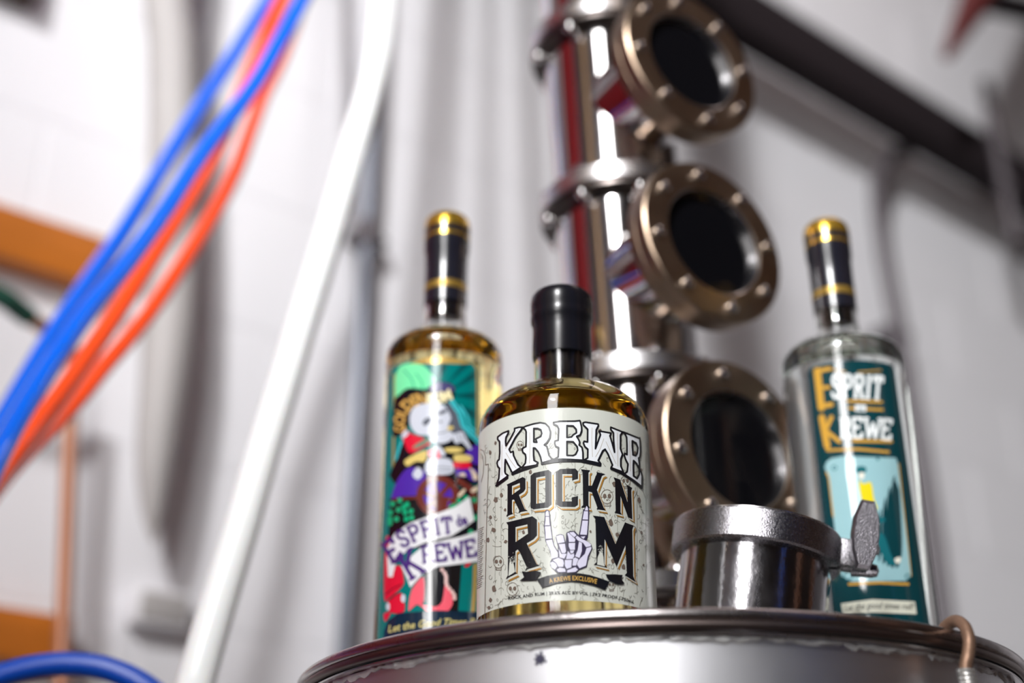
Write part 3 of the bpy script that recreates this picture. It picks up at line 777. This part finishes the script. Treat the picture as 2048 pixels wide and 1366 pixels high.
LW = fr(C2, [(255, 55), (300, 42), (550, 80), (552, 115), (512, 190), (505, 400), (497, 560), (595, 290), (570, 215), (800, 255), (780, 310), (820, 440), (870, 630), (850, 380), (848, 250), (795, 185), (795, 140), (1030, 235), (985, 290), (985, 560), (1025, 670), (990, 760), (992, 900), (1045, 1020), (800, 930), (830, 880), (740, 660), (685, 570), (640, 600), (550, 790), (600, 850), (275, 780), (345, 740), (348, 570), (290, 520), (262, 450), (275, 415), (342, 430), (345, 180), (258, 95)])
LF = fr(C2, [(1035, 232), (1345, 355), (1362, 348), (1370, 450), (1378, 620), (1362, 730), (1340, 740), (1355, 850), (1350, 950), (1395, 1030), (1408, 1100), (1405, 1330), (1060, 1050), (1115, 1010), (1132, 860), (1085, 770), (1060, 690), (1070, 650), (1112, 675), (1112, 500), (1105, 340), (1075, 270)])
LFh = [fr(C2, [(1215, 405), (1290, 450), (1325, 540), (1310, 650), (1285, 695), (1230, 680), (1215, 500)]), fr(C2, [(1240, 790), (1300, 850), (1350, 950), (1350, 1060), (1310, 1140), (1240, 1090), (1235, 900)])]
AL = [(LK, []), (LR, [LRh]), (LE, LEh), (LW, []), (LF, LFh)]
decal(b, 'arched_letter_fill', lab, [lambda bm, o_=o_, h=h: poly_mesh(bm, o_, h) for o_, h in AL], I_white, 5)
decal(b, 'arched_letter_outline', lab, [lambda bm, o_=o_, h=h: [stroke_mesh(bm, l, 3.5, True) for l in [o_] + h] for o_, h in AL], I_black, 6)
decal(b, 'arched_underline', lab, sk(C1, 5.0, [(125, 1278), (335, 1122)], [(435, 1052), (620, 978), (915, 882)], [(1012, 850), (1200, 815), (1400, 795), (1659, 795), (1761, 798), (1961, 840), (2150, 880)]) + sk(C2, 5.0, [(805, 945), (1000, 1030), (1100, 1092), (1250, 1190), (1398, 1310)]), I_black, 6)
def f_(bm):
    for c, l in ((C1, [(235, 480), (230, 700), (232, 1080)]), (C1, [(300, 560), (440, 330), (560, 180)]), (C1, [(310, 640), (400, 790), (510, 940)]), (C1, [(775, 240), (780, 560), (770, 850)]), (C2, [(430, 150), (425, 400), (440, 720)]), (C2, [(500, 720), (590, 560), (660, 360)]), (C2, [(700, 420), (800, 640), (900, 860)]), (C2, [(925, 250), (930, 560), (935, 900)]), (C2, [(1165, 400), (1170, 700), (1180, 1000)])):
        stroke_mesh(bm, fr(c, l), 0.8)
decal(b, 'lettering_inlines', lab, f_, ink('inline', (176, 160, 140)), 6, 'stuff')
# ROCK N / R_M
GL = [
 (fr(C3, [(160, 465), (540, 285), (605, 325), (605, 570), (560, 640), (450, 710), (590, 1050), (660, 1085), (440, 1130), (460, 1080), (330, 820), (285, 830), (285, 1120), (310, 1165), (140, 1220), (175, 1170), (180, 500)]), [fr(C3, [(285, 500), (470, 425), (475, 570), (285, 710)])]),
 (fr(C3, [(725, 260), (800, 190), (1150, 115), (1220, 170), (1225, 940), (1140, 1010), (790, 1055), (725, 1010)]), [fr(C3, [(860, 300), (1075, 260), (1080, 890), (860, 920)])]),
 (fr(C3, [(1325, 170), (1430, 95), (1790, 85), (1853, 150), (1853, 330), (1713, 365), (1713, 215), (1480, 215), (1480, 865), (1705, 865), (1705, 770), (1853, 735), (1853, 950), (1780, 1000), (1430, 995), (1330, 930)]), []),
 (fr(C4, [(255, 100), (480, 125), (440, 185), (440, 490), (520, 490), (640, 200), (625, 165), (840, 215), (760, 260), (640, 590), (800, 1010), (850, 1085), (630, 1050), (650, 1010), (520, 650), (440, 630), (440, 960), (480, 1030), (260, 1010), (310, 950), (300, 170)]), []),
 (fr(C4, [(1035, 290), (1190, 345), (1365, 880), (1365, 520), (1320, 450), (1480, 545), (1455, 600), (1480, 1280), (1495, 1300), (1380, 1240), (1200, 740), (1200, 1120), (1235, 1185), (1055, 1135), (1085, 1090), (1070, 380)]), []),
 (fr(C5, [(100, 120), (520, 20), (595, 75), (595, 330), (540, 390), (430, 455), (590, 790), (640, 815), (405, 885), (430, 840), (320, 600), (285, 555), (250, 580), (245, 910), (275, 940), (90, 1030), (125, 970), (130, 160)]), [fr(C5, [(250, 195), (440, 150), (450, 300), (250, 435)])]),
 (fr(C6, [(345, 8), (520, 30), (690, 440), (835, 112), (965, 160), (945, 220), (960, 930), (1000, 1020), (830, 915), (862, 880), (840, 460), (708, 790), (525, 365), (522, 740), (568, 805), (360, 755), (402, 715), (385, 60)]), []),
]
sft = lambda pts, dx, dy: [(x + dx, y + dy) for x, y in pts]
decal(b, 'gold_drop_shadow', lab, [lambda bm, o_=o_, h=h: poly_mesh(bm, sft(o_, 4.6, 6.2), [sft(q, 4.6, 6.2) for q in h]) for o_, h in GL], I_gold, 5)
decal(b, 'shadow_gap', lab, [lambda bm, o_=o_, h=h: poly_mesh(bm, sft(o_, 2.2, 3.4), [sft(q, 2.2, 3.4) for q in h]) for o_, h in GL], I_cream, 6)
decal(b, 'block_letter', lab, [lambda bm, o_=o_, h=h: poly_mesh(bm, o_, h) for o_, h in GL], I_black, 7)
def f_(bm):
    poly_mesh(bm, fr(C5, [(150, 770), (172, 735), (190, 790), (205, 745), (222, 800), (235, 870), (240, 915), (195, 945), (150, 972), (135, 985), (145, 850)]))
    poly_mesh(bm, fr(C6, [(420, 640), (440, 590), (460, 545), (478, 575), (492, 555), (508, 640), (515, 735), (530, 780), (412, 752)]))
    rnd = random.Random(2)
    for k in range(40):
        x, y = rnd.uniform(140, 240), 760 - abs(rnd.gauss(0, 60)); poly_mesh(bm, fr(C5, disc_pts(x, y, rnd.uniform(2, 6), rnd.uniform(3, 12), 6)))
        x, y = rnd.uniform(420, 505), 560 - abs(rnd.gauss(0, 40)); poly_mesh(bm, fr(C6, disc_pts(x, y, rnd.uniform(2, 6), rnd.uniform(2, 9), 6)))
        x, y = rnd.uniform(300, 580), rnd.uniform(620, 850)
        if k < 16 and abs(x - 300 - (y - 560) * 0.65) < 60: poly_mesh(bm, fr(C5, disc_pts(x, y, rnd.uniform(1.5, 4), rnd.uniform(2, 7), 5)))
decal(b, 'worn_print', lab, f_, I_cream, 8, 'stuff')
# skeleton hand
def f_(bm):
    poly_mesh(bm, fr(C8, [(165, 190), (200, 165), (245, 180), (260, 290), (275, 430), (300, 640), (330, 770), (385, 860), (390, 800), (350, 640), (365, 600), (440, 580), (490, 600), (525, 720), (535, 560), (600, 525), (680, 530), (745, 600), (765, 510), (790, 350), (820, 180), (880, 95), (925, 150), (920, 330), (900, 620), (870, 690), (960, 750), (980, 820), (920, 960), (880, 1140), (750, 1190), (700, 1245), (540, 1260), (370, 1240), (260, 1120), (260, 1050), (290, 1000), (240, 830), (175, 700), (150, 450), (165, 290)]))
decal(b, 'skeleton_hand_outline', lab, f_, ink('violet', (50, 44, 70)), 9)
decal(b, 'finger_bone', lab, pl(C8, *([(180, 275), (182, 215), (205, 182), (230, 195), (240, 275)], [(182, 285), (240, 285), (250, 430), (168, 435), (180, 350)], [(168, 450), (262, 445), (270, 520), (290, 655), (180, 665), (180, 560)], [(188, 690), (290, 675), (320, 790), (390, 900), (390, 975), (290, 1000), (262, 860), (200, 740)],
              [(850, 175), (862, 140), (880, 100), (900, 130), (905, 180)], [(838, 190), (905, 190), (905, 335), (812, 330)], [(810, 350), (905, 355), (885, 595), (770, 590)], [(775, 625), (860, 620), (830, 665)],
              [(360, 620), (430, 592), (480, 605), (505, 720), (390, 740), (375, 680)], [(405, 755), (510, 745), (530, 880), (510, 905), (460, 905), (430, 830)], [(405, 830), (450, 920), (510, 915), (540, 920), (500, 1000), (420, 980)],
              [(550, 570), (570, 556), (690, 670), (680, 715), (580, 715), (570, 640)], [(585, 552), (660, 545), (710, 600), (670, 635), (610, 585)], [(575, 735), (685, 730), (680, 850), (600, 850), (575, 790)], [(595, 862), (670, 860), (650, 905), (610, 912)], [(560, 870), (610, 930), (665, 912), (670, 960), (640, 1005), (530, 1010)],
              [(690, 640), (720, 610), (790, 660), (900, 710), (960, 760), (945, 790), (870, 805), (820, 730), (730, 690)], [(880, 820), (960, 800), (965, 830), (900, 960), (870, 1120), (760, 1165), (715, 1100), (740, 1030), (850, 920)],
              [(750, 710), (800, 730), (800, 870), (760, 990), (685, 960), (730, 850)],
              [(260, 1070), (300, 1050), (350, 1080), (380, 1130), (340, 1190), (280, 1150)], [(300, 1025), (400, 985), (480, 1020), (495, 1080), (480, 1140), (400, 1140), (360, 1070)], [(510, 1025), (630, 1020), (620, 1150), (540, 1175), (510, 1120)], [(650, 1000), (690, 980), (740, 1010), (700, 1120), (640, 1120)], [(370, 1190), (420, 1155), (510, 1170), (525, 1225), (400, 1230)], [(550, 1200), (690, 1145), (735, 1190), (690, 1225), (550, 1240)]), sm=False), I_lilac, 10)
# ribbon
decal(b, 'ribbon', lab, [lambda bm: poly_mesh(bm, fr(C5, [(588, 1035), (760, 975), (960, 938)]) + fr(C6, [(0, 876), (150, 885), (300, 910), (450, 955), (600, 1010), (530, 1135), (350, 1070), (150, 1025), (0, 1010)]) + fr(C5, [(900, 1100), (680, 1170)]))]
      + pl(C5, [(350, 905), (440, 915), (560, 890), (660, 920), (620, 985), (580, 1050), (460, 1055), (310, 1060), (385, 1000)], sm=False) + pl(C6, [(540, 900), (680, 900), (800, 910), (780, 970), (830, 1040), (770, 1055), (700, 1045), (600, 1000), (560, 950)], sm=False), I_black, 11)
def f_(bm): text_mesh(bm, 'A KREWE EXCLUSIVE', [(1099, 1166.5), (1124, 1162), (1150, 1160.5), (1172, 1163), (1193, 1167.5)], 9.5, 0.012)
decal(b, 'ribbon_lettering', lab, f_, ink('gold_bright', (214, 170, 84)), 12)
def f_(bm):
    text_mesh(bm, 'ROCK AND RUM | 39.6% ALC BY VOL | 79.2 PROOF | 750mL', [(1017, 1200), (1036, 1196.7), (1057, 1194), (1080, 1191), (1116, 1188.6), (1153, 1188.8), (1182, 1191), (1212, 1194.7), (1241, 1200), (1268, 1207)], 6.6, 0.012)
decal(b, 'small_print', lab, f_, I_black, 5)

# ======================= tall bottles
def tall_profile(R, k=1.0):
    z = lambda v: v * k
    sh = []
    for i in range(0, 11):
        a = math.pi / 2 * i / 10
        sh.append((0.0165 + (R - 0.0165) * math.cos(a) ** 0.55, z(0.2085) + z(0.0125) * math.sin(a)))
    prof = [(R - 0.003, 0.0006), (R - 0.0008, 0.003), (R, 0.006), (R, z(0.2085))] + sh[1:] + [(0.0145, z(0.2222)), (0.0135, z(0.2255)), (0.0130, z(0.24)), (0.0128, z(0.262))]
    lq = [(0, 0.012), (R - 0.006, 0.012), (R - 0.003, 0.016), (R - 0.003, z(0.2080))] + [(max(0.0102, r - 0.003), zz - 0.0025) for r, zz in sh[1:]] + [(0.0100, z(0.2225)), (0, z(0.2225))]
    return prof, lq
def capsule(b, k=1.0, s=1.0):
    z = lambda v: v * k
    lathe_obj('capsule', [(0.0131 * s, z(0.2455)), (0.0134 * s, z(0.2455)), (0.0134 * s, z(0.2700)), (0.0136 * s, z(0.2820)), (0.0143 * s, z(0.2845)), (0.0144 * s, z(0.2990)), (0.0142 * s, z(0.3035)), (0.0134 * s, z(0.3065)), (0.0115 * s, z(0.3085)), (0, z(0.3092))], M_capsule, b.root, 64)
    lathe_obj('foil_crown', [(0.01465 * s, z(0.2985)), (0.01460 * s, z(0.3000)), (0.01440 * s, z(0.3038)), (0.01358 * s, z(0.3070)), (0.01165 * s, z(0.3091)), (0.0040, z(0.3097))], M_goldf, b.root, 48)
    lathe_obj('foil_band', [(0.01455 * s, z(0.2915)), (0.01455 * s, z(0.2937))], M_goldf, b.root, 48)
    lathe_obj('foil_band', [(0.01352 * s, z(0.2545)), (0.01352 * s, z(0.2590))], mat('dull_gold_print', s2l(150, 120, 50), 0.35, 0.5, noise=0.6, nscale=500), b.root, 48)
    lathe_obj('stopper', [(0, z(0.2345)), (0.0092, z(0.2350)), (0.0098, z(0.237)), (0.0098, z(0.2615)), (0, z(0.2615))], M_cork, b.root, 40)

# left, golden rum with pictorial label
R2 = 0.03525
pr, lq = tall_profile(R2)
B2 = make_bottle('rum_bottle', 'tall amber bottle with teal pirate skeleton label on the left', -0.0414, 0.721, R2, pr, (0.0102, 0.2232, 0.2618), lq, M_amber, M_glass)
b = B2; b.lz0, b.lz1 = 0.004, 0.1955
capsule(b)
A_teal = ink('teal', (0, 112, 110), 0.16)
lab = label_sheet(b, 'label', -64, 40, b.lz0, b.lz1, A_teal, 0, 0.006)
D7 = (760, 700, 5.254); D8 = (760, 930, 3.795)
def I2(n, rgb): return ink(n, rgb, 0.14, 0.0, 0.9)
dark_teal = I2('dark_teal', (4, 74, 76)); a_gold = ink('label_gold', (196, 160, 84), 0.2, 0.3); a_mint = I2('mint', (118, 226, 164)); a_blk = I2('near_black', (14, 14, 22))
a_cyan = I2('cyan', (62, 186, 196)); a_bone = I2('bone', (200, 204, 216)); a_red = I2('red', (214, 24, 54)); a_pur = I2('purple', (76, 40, 158)); a_brn = I2('wheel_brown', (104, 44, 36)); a_grn = I2('grape_green', (20, 160, 112)); a_navy = I2('navy', (10, 36, 58)); a_pink = I2('pink', (236, 92, 110)); a_ban = I2('banner_white', (226, 226, 230)); a_grey = I2('shade_grey', (84, 88, 100)); a_pletter = I2('violet_letter', (72, 40, 118)); a_cream = I2('cream_print', (240, 228, 180)); a_olive = I2('olive', (116, 130, 110))
decal(b, 'sky_ray', lab, pl(D7, [(720, 440), (1000, 210), (1000, 300)], [(720, 480), (1000, 440), (1000, 520)], [(740, 540), (1000, 640), (1000, 740)], [(600, 330), (640, 150), (720, 150)], [(700, 360), (860, 150), (950, 150)], sm=False), dark_teal, 1)
decal(b, 'gold_frame', lab, pl(D7, [(290, 140), (450, 88), (620, 66), (800, 88), (960, 118), (1030, 160), (960, 138), (860, 145), (620, 138), (420, 146)], sm=False)
      + sk(D7, 4.5, [(985, 140), (1022, 200), (1026, 560), (1026, 900)]) + sk(D7, 3.5, [(150, 250), (146, 700), (136, 1366)]) + sk(D8, 7, [(722, 760), (716, 960), (706, 1110)]) + sk(D8, 4, [(86, 480), (80, 600)]), a_gold, 2)
decal(b, 'feather_plume', lab, pl(D7, [(150, 330), (200, 180), (300, 140), (420, 150), (480, 180), (540, 250), (580, 310), (530, 370), (470, 410), (350, 400), (250, 430), (180, 520), (150, 480)]), a_mint, 2)
decal(b, 'feather_vein', lab, sk(D7, 3, [(380, 250), (440, 330), (450, 410)], [(250, 210), (330, 300), (360, 390)]), I2('mint_shade', (60, 170, 130)), 3)
decal(b, 'hat', lab, pl(D7, [(150, 540), (200, 470), (300, 400), (480, 420), (520, 380), (620, 330), (760, 360), (790, 440), (740, 560), (600, 560), (400, 590), (330, 650), (300, 800), (200, 900), (130, 880)]), a_blk, 3)
decal(b, 'coat', lab, pl(D7, [(200, 1100), (250, 960), (350, 1090), (600, 1000), (760, 900), (950, 930), (1060, 1000), (1060, 1400), (150, 1400)]), a_blk, 3)
decal(b, 'hair', lab, pl(D7, [(690, 540), (790, 600), (870, 800), (920, 940), (780, 960), (700, 760)]), a_grey, 3)
decal(b, 'dark_ground', lab, pl(D8, [(75, 250), (740, 150), (740, 620), (60, 640)], sm=False), a_blk, 3)
decal(b, 'boot', lab, pl(D8, [(330, 780), (440, 760), (620, 740), (592, 1130), (400, 1120), (330, 1020)], sm=False), a_blk, 4)
decal(b, 'hat_lettering', lab, tx('GOLDEN', fr(D7, [(270, 860), (262, 740), (300, 640), (390, 580), (485, 560)]), 23, 0.03), ink('hat_gold', (206, 160, 84), 0.2), 4)
decal(b, 'hat_bright_lettering', lab, tx('RUM', fr(D7, [(492, 568), (620, 560), (765, 512)]), 21, 0.05), a_cream, 4)
decal(b, 'hat_top', lab, pl(D7, [(510, 410), (560, 350), (660, 335), (760, 370), (780, 430), (650, 440)]), I2('hat_violet', (70, 66, 110)), 4)
decal(b, 'cyan_braid', lab, sk(D7, 4.2, [(735, 540), (820, 660), (860, 800), (960, 900), (1035, 985)], [(760, 530), (860, 660), (890, 800), (980, 880), (1045, 950)], [(850, 590), (920, 700), (940, 800), (1000, 850)], [(165, 1150), (200, 1040), (230, 960)]), a_cyan, 4)
decal(b, 'skull', lab, pl(D7, [(310, 720), (340, 620), (420, 572), (560, 555), (660, 572), (720, 650), (745, 720), (720, 780), (730, 850), (770, 880), (740, 950), (640, 985), (540, 960), (500, 900), (400, 890), (330, 820)]), a_bone, 5)
decal(b, 'bone', lab, pl(D7, [(760, 900), (860, 860), (900, 920), (960, 1030), (935, 1042), (860, 965), (800, 985)],
      [(480, 1190), (560, 1140), (740, 1150), (765, 1290), (600, 1310), (480, 1290)], [(340, 1310), (400, 1230), (450, 1300), (400, 1362)], [(580, 1000), (640, 1020), (690, 1100), (640, 1110), (580, 1050)]), a_bone, 5)
decal(b, 'skull_hollow', lab, pl(D7, [(445, 770), (480, 720), (530, 710), (530, 750), (480, 795)], [(610, 660), (690, 620), (702, 650), (630, 682)], [(620, 760), (640, 735), (648, 765)]), a_grey, 6)
decal(b, 'bone_line', lab, sk(D7, 1.6, [(580, 880), (660, 870), (760, 830)], [(500, 900), (560, 920), (600, 960)], [(490, 1220), (560, 1240), (640, 1225), (750, 1240)], [(490, 1260), (560, 1280), (640, 1265), (750, 1275)], [(820, 880), (830, 960)], [(860, 890), (880, 950)]), a_grey, 6)
decal(b, 'parrot', lab, pl(D7, [(230, 880), (280, 840), (330, 880), (470, 930), (530, 990), (480, 1010), (350, 1080), (290, 1060), (250, 960)]), a_red, 5)
decal(b, 'red_cuff', lab, pl(D7, [(780, 1175), (940, 1180), (940, 1240), (790, 1240)]), a_red, 5)
decal(b, 'red_claw', lab, pl(D8, [(40, 570), (80, 580), (70, 780), (150, 760), (180, 860), (170, 920), (70, 1010), (30, 1000)], [(70, 1020), (160, 970), (185, 1110), (80, 1120), (60, 1060)], [(28, 1130), (80, 1120), (40, 1190)], [(640, 760), (700, 735), (660, 775)]), a_red, 5)
decal(b, 'claw_line', lab, sk(D8, 1.6, [(38, 985), (80, 950), (110, 930), (165, 905)], [(70, 1025), (110, 990), (150, 970)]), a_blk, 6)
decal(b, 'parrot_wing', lab, pl(D7, [(340, 1020), (480, 930), (520, 960), (400, 1030)]), a_olive, 6)
decal(b, 'pale_spot', lab, pl(D7, [(225, 900), (270, 840), (300, 880), (240, 930)]) + dk(D8, (176, 1012, 18, 32), (60, 1075, 15, 30)), a_bone, 6)
decal(b, 'purple_sleeve', lab, pl(D7, [(900, 1080), (1000, 1000), (1056, 1010), (1056, 1200), (960, 1180)], [(800, 1245), (920, 1245), (910, 1330), (810, 1320)])
      + pl(D8, [(80, 260), (130, 120), (220, 20), (340, 50), (340, 160), (280, 230), (200, 235), (90, 255)], [(640, 40), (730, 30), (740, 120), (680, 110)]) + dk(D8, (440, 230, 130, 125, 24)), a_pur, 4)
decal(b, 'epaulette', lab, pl(D7, [(260, 1160), (400, 1080), (490, 1060), (470, 1170), (380, 1170), (290, 1220)], [(680, 1035), (800, 1022), (880, 1050), (800, 1080), (700, 1070)], [(790, 1100), (950, 1110), (950, 1170), (790, 1170)], [(710, 810), (760, 800), (770, 830), (715, 840)]), ink('epaulette', (214, 190, 112), 0.2), 6)
decal(b, 'horn', lab, pl(D7, [(940, 1240), (1000, 1280), (1030, 1350), (985, 1366), (965, 1300)], [(820, 1310), (880, 1290), (900, 1330)]) + pl(D8, [(590, 230), (630, 185), (650, 190), (610, 240)], [(690, 190), (735, 160), (740, 190), (705, 210)]), I2('horn', (226, 206, 180)), 7)
decal(b, 'collar', lab, pl(D7, [(500, 1070), (600, 1050), (640, 1120), (560, 1150)]), a_pink, 5)
def f_(bm):
    for k in range(24):
        a = 2 * math.pi * k / 24; a2 = 2 * math.pi * (k + 1) / 24
        poly_mesh(bm, fr(D8, [(440 + 165 * math.cos(a), 235 + 160 * math.sin(a)), (440 + 165 * math.cos(a2), 235 + 160 * math.sin(a2)), (440 + 112 * math.cos(a2), 235 + 108 * math.sin(a2)), (440 + 112 * math.cos(a), 235 + 108 * math.sin(a))]))
    for k in range(6):
        a = 2 * math.pi * k / 6 + 0.25; stroke_mesh(bm, fr(D8, [(440, 250), (440 + 125 * math.cos(a), 235 + 122 * math.sin(a))]), 9)
    poly_mesh(bm, fr(D8, disc_pts(455, 290, 60, 55, 16)))
decal(b, 'ship_wheel', lab, f_, a_brn, 6)
decal(b, 'ship_rail', lab, sk(D8, 5, [(100, 262), (200, 252), (290, 250)]) + sk(D8, 12, [(600, 120), (700, 190), (735, 330)]), a_brn, 6)
decal(b, 'grape', lab, dk(D8, *[(x, y, 20, 22, 10) for x, y in ((95, 295), (150, 270), (140, 340), (190, 360), (205, 300), (80, 360), (75, 410), (125, 410), (200, 410), (235, 350), (240, 400), (180, 320), (75, 440), (600, 270), (570, 310), (650, 250), (715, 265), (545, 320), (720, 400), (690, 510))]), a_grn, 7)
decal(b, 'red_sash', lab, pl(D8, [(215, 1100), (240, 950), (330, 850), (330, 1040), (300, 1050), (400, 1075), (470, 1040), (500, 880), (550, 1010), (540, 1080), (470, 1140), (380, 1130), (290, 1060), (240, 1090)]), a_pink, 6)
decal(b, 'pearl', lab, dk(D8, *[(470 + 90 * (t / 9) + 12 * math.sin(t), 795 + 24 * t, 15, 15, 9) for t in range(10)]), I2('pearl', (226, 190, 186)), 7)
decal(b, 'banner', lab, pl(D8, [(50, 640), (110, 520), (230, 440), (420, 372), (570, 318), (680, 240), (715, 420), (650, 470), (540, 540), (360, 580), (230, 640), (130, 700), (95, 850), (62, 850)], [(160, 765), (240, 690), (330, 612), (480, 572), (620, 542), (760, 495), (760, 728), (600, 752), (440, 772), (330, 820), (230, 930), (200, 850)], sm=False), a_ban, 8)
decal(b, 'banner_lettering', lab, [sl('E', fr(D8, [(90, 745), (180, 690)]), 42, 8), sl('SPRIT', fr(D8, [(165, 628), (240, 590), (330, 552), (430, 528), (555, 512)]), 31, 6.2),
      sl('K', fr(D8, [(225, 872), (345, 800)]), 52, 8.5), sl('REWE', fr(D8, [(322, 742), (440, 728), (580, 712), (745, 682)]), 32, 6.5), tx('de', fr(D8, [(588, 472), (672, 446)]), 23, 0.04)], a_pletter, 9)
decal(b, 'navy_band', lab, pl(D8, [(10, 1450), (30, 1260), (60, 1180), (140, 1125), (400, 1105), (600, 1108), (760, 1118), (760, 1450)], sm=False), a_navy, 8)
decal(b, 'script_lettering', lab, tx('Let the Good Times Roll', fr(D8, [(62, 1272), (250, 1240), (430, 1222), (640, 1216), (800, 1222)]), 15, 0.015, 0.35), ink('script_gold', (204, 190, 120), 0.2), 9)
decal(b, 'gold_strip', lab, pl(D8, [(70, 1420), (75, 1312), (250, 1280), (420, 1260), (500, 1262), (500, 1420)], sm=False), a_gold, 9)

# right, clear spirit with dark teal label
R3 = 0.03675; k3 = 0.310 / 0.3092
pr, lq = tall_profile(R3, k3)
B3 = make_bottle('spirit_bottle', 'tall clear glass bottle with dark teal and pale blue label on the right', 0.2035, 0.731, R3, pr, (0.0102, 0.2240, 0.2618), lq, M_clear, M_cglass)
b = B3; b.lz0, b.lz1 = 0.006, 0.1975
capsule(b, k3)
lab = label_sheet(b, 'label', -49, 38.5, b.lz0, b.lz1, ink('deep_teal', (12, 56, 62), 0.10, 0.0, 1.0), 0, 0.004)
E3 = (1540, 420, 2.844); E4 = (1540, 880, 3.416)
g3 = ink('mustard_gold', (196, 150, 60), 0.14); w3 = ink('label_white', (228, 232, 232), 0.12)
decal(b, 'gold_initial', lab, [lambda bm: [stroke_mesh(bm, fr(E3, l), w) for l, w in (([(268, 915), (292, 1125)], 14), ([(262, 918), (340, 902)], 8), ([(280, 1012), (335, 1008)], 7), ([(285, 1118), (350, 1106)], 9))],
      lambda bm: [stroke_mesh(bm, fr(E3, l), w) for l, w in (([(295, 1180), (325, 1342)], 13), ([(350, 1178), (312, 1262)], 8), ([(318, 1255), (395, 1318)], 8))]], g3, 2)
decal(b, 'gold_rule', lab, sk(E3, 2.2, [(500, 922), (632, 912)], [(340, 905), (430, 920)]) + sk(E3, 5, [(440, 1086), (634, 1092)], [(450, 1126), (480, 1128)], [(552, 1132), (640, 1136)], [(470, 1314), (692, 1318)])
      + sk(E4, 5, [(390, 70), (600, 62), (810, 82)], [(540, 985), (740, 975), (945, 985)], [(575, 2), (830, 12)]) + sk(E4, 3, [(385, 220), (402, 260), (432, 520)], [(470, 830), (476, 880)]) + sk(E4, 2, [(880, 160), (965, 930)]), g3, 2)
decal(b, 'white_lettering', lab, [sl('SPRIT', fr(E3, [(350, 1066), (490, 1066), (635, 1076)]), 44, 6.5), sl('REWE', fr(E3, [(400, 1296), (540, 1292), (690, 1304)]), 38, 6.0)], w3, 2)
decal(b, 'white_tablet', lab, pl(E3, [(484, 1108), (546, 1110), (546, 1148), (484, 1146)], sm=False), w3, 2)
decal(b, 'small_lettering', lab, tx('de', fr(E3, [(494, 1140), (536, 1142)]), 7.5, 0.02), ink('teal_letter', (20, 70, 76), 0.12), 3)
decal(b, 'picture_panel', lab, pl(E4, [(372, 190), (385, 150), (420, 125), (500, 110), (860, 122), (872, 160), (965, 930), (930, 962), (560, 968), (490, 930), (470, 850), (432, 520), (400, 240)], sm=False), ink('pale_blue', (146, 186, 192), 0.10, 0.0, 1.0), 2)
ft = ink('figure_teal', (24, 96, 104), 0.12)
decal(b, 'figure_hat', lab, pl(E4, [(588, 195), (620, 178), (656, 190), (650, 222), (600, 228)]), ft, 3)
decal(b, 'figure_leg', lab, pl(E4, [(690, 470), (740, 520), (700, 600), (690, 680), (640, 640)], [(725, 680), (775, 640), (835, 800), (885, 812), (865, 845), (820, 858), (790, 832)]), ft, 3)
decal(b, 'figure_hand', lab, pl(E4, [(725, 530), (780, 528), (782, 560), (730, 562)]), ft, 3)
decal(b, 'panel_ornament', lab, [lambda bm, x=x, y=y, r=r: stroke_mesh(bm, fr(E4, disc_pts(x, y, r)), 2, True) for x, y, r in ((535, 925, 30), (940, 932, 16), (440, 190, 14))] + dk(E4, (735, 130, 10), (505, 885, 12)), ft, 3)
decal(b, 'figure_jacket', lab, pl(E4, [(608, 280), (640, 300), (690, 290), (710, 400), (735, 470), (700, 472), (650, 430), (625, 400)]), ink('yellow', (222, 202, 30), 0.12), 4)
decal(b, 'figure_skin', lab, pl(E4, [(608, 226), (642, 224), (640, 262), (612, 262)], [(852, 812), (892, 800), (888, 836), (862, 840)]), ink('pale_skin', (224, 220, 206), 0.12), 4)
decal(b, 'motto_strip', lab, pl(E4, [(485, 1118), (700, 1088), (990, 1104), (1002, 1190), (700, 1178), (500, 1196)], sm=False), ink('strip_cream', (206, 206, 190), 0.12), 2)
decal(b, 'motto_lettering', lab, tx('Let the good times roll!', fr(E4, [(508, 1172), (700, 1152), (985, 1160)]), 13.5, 0.01, 0.3), I_black, 3)
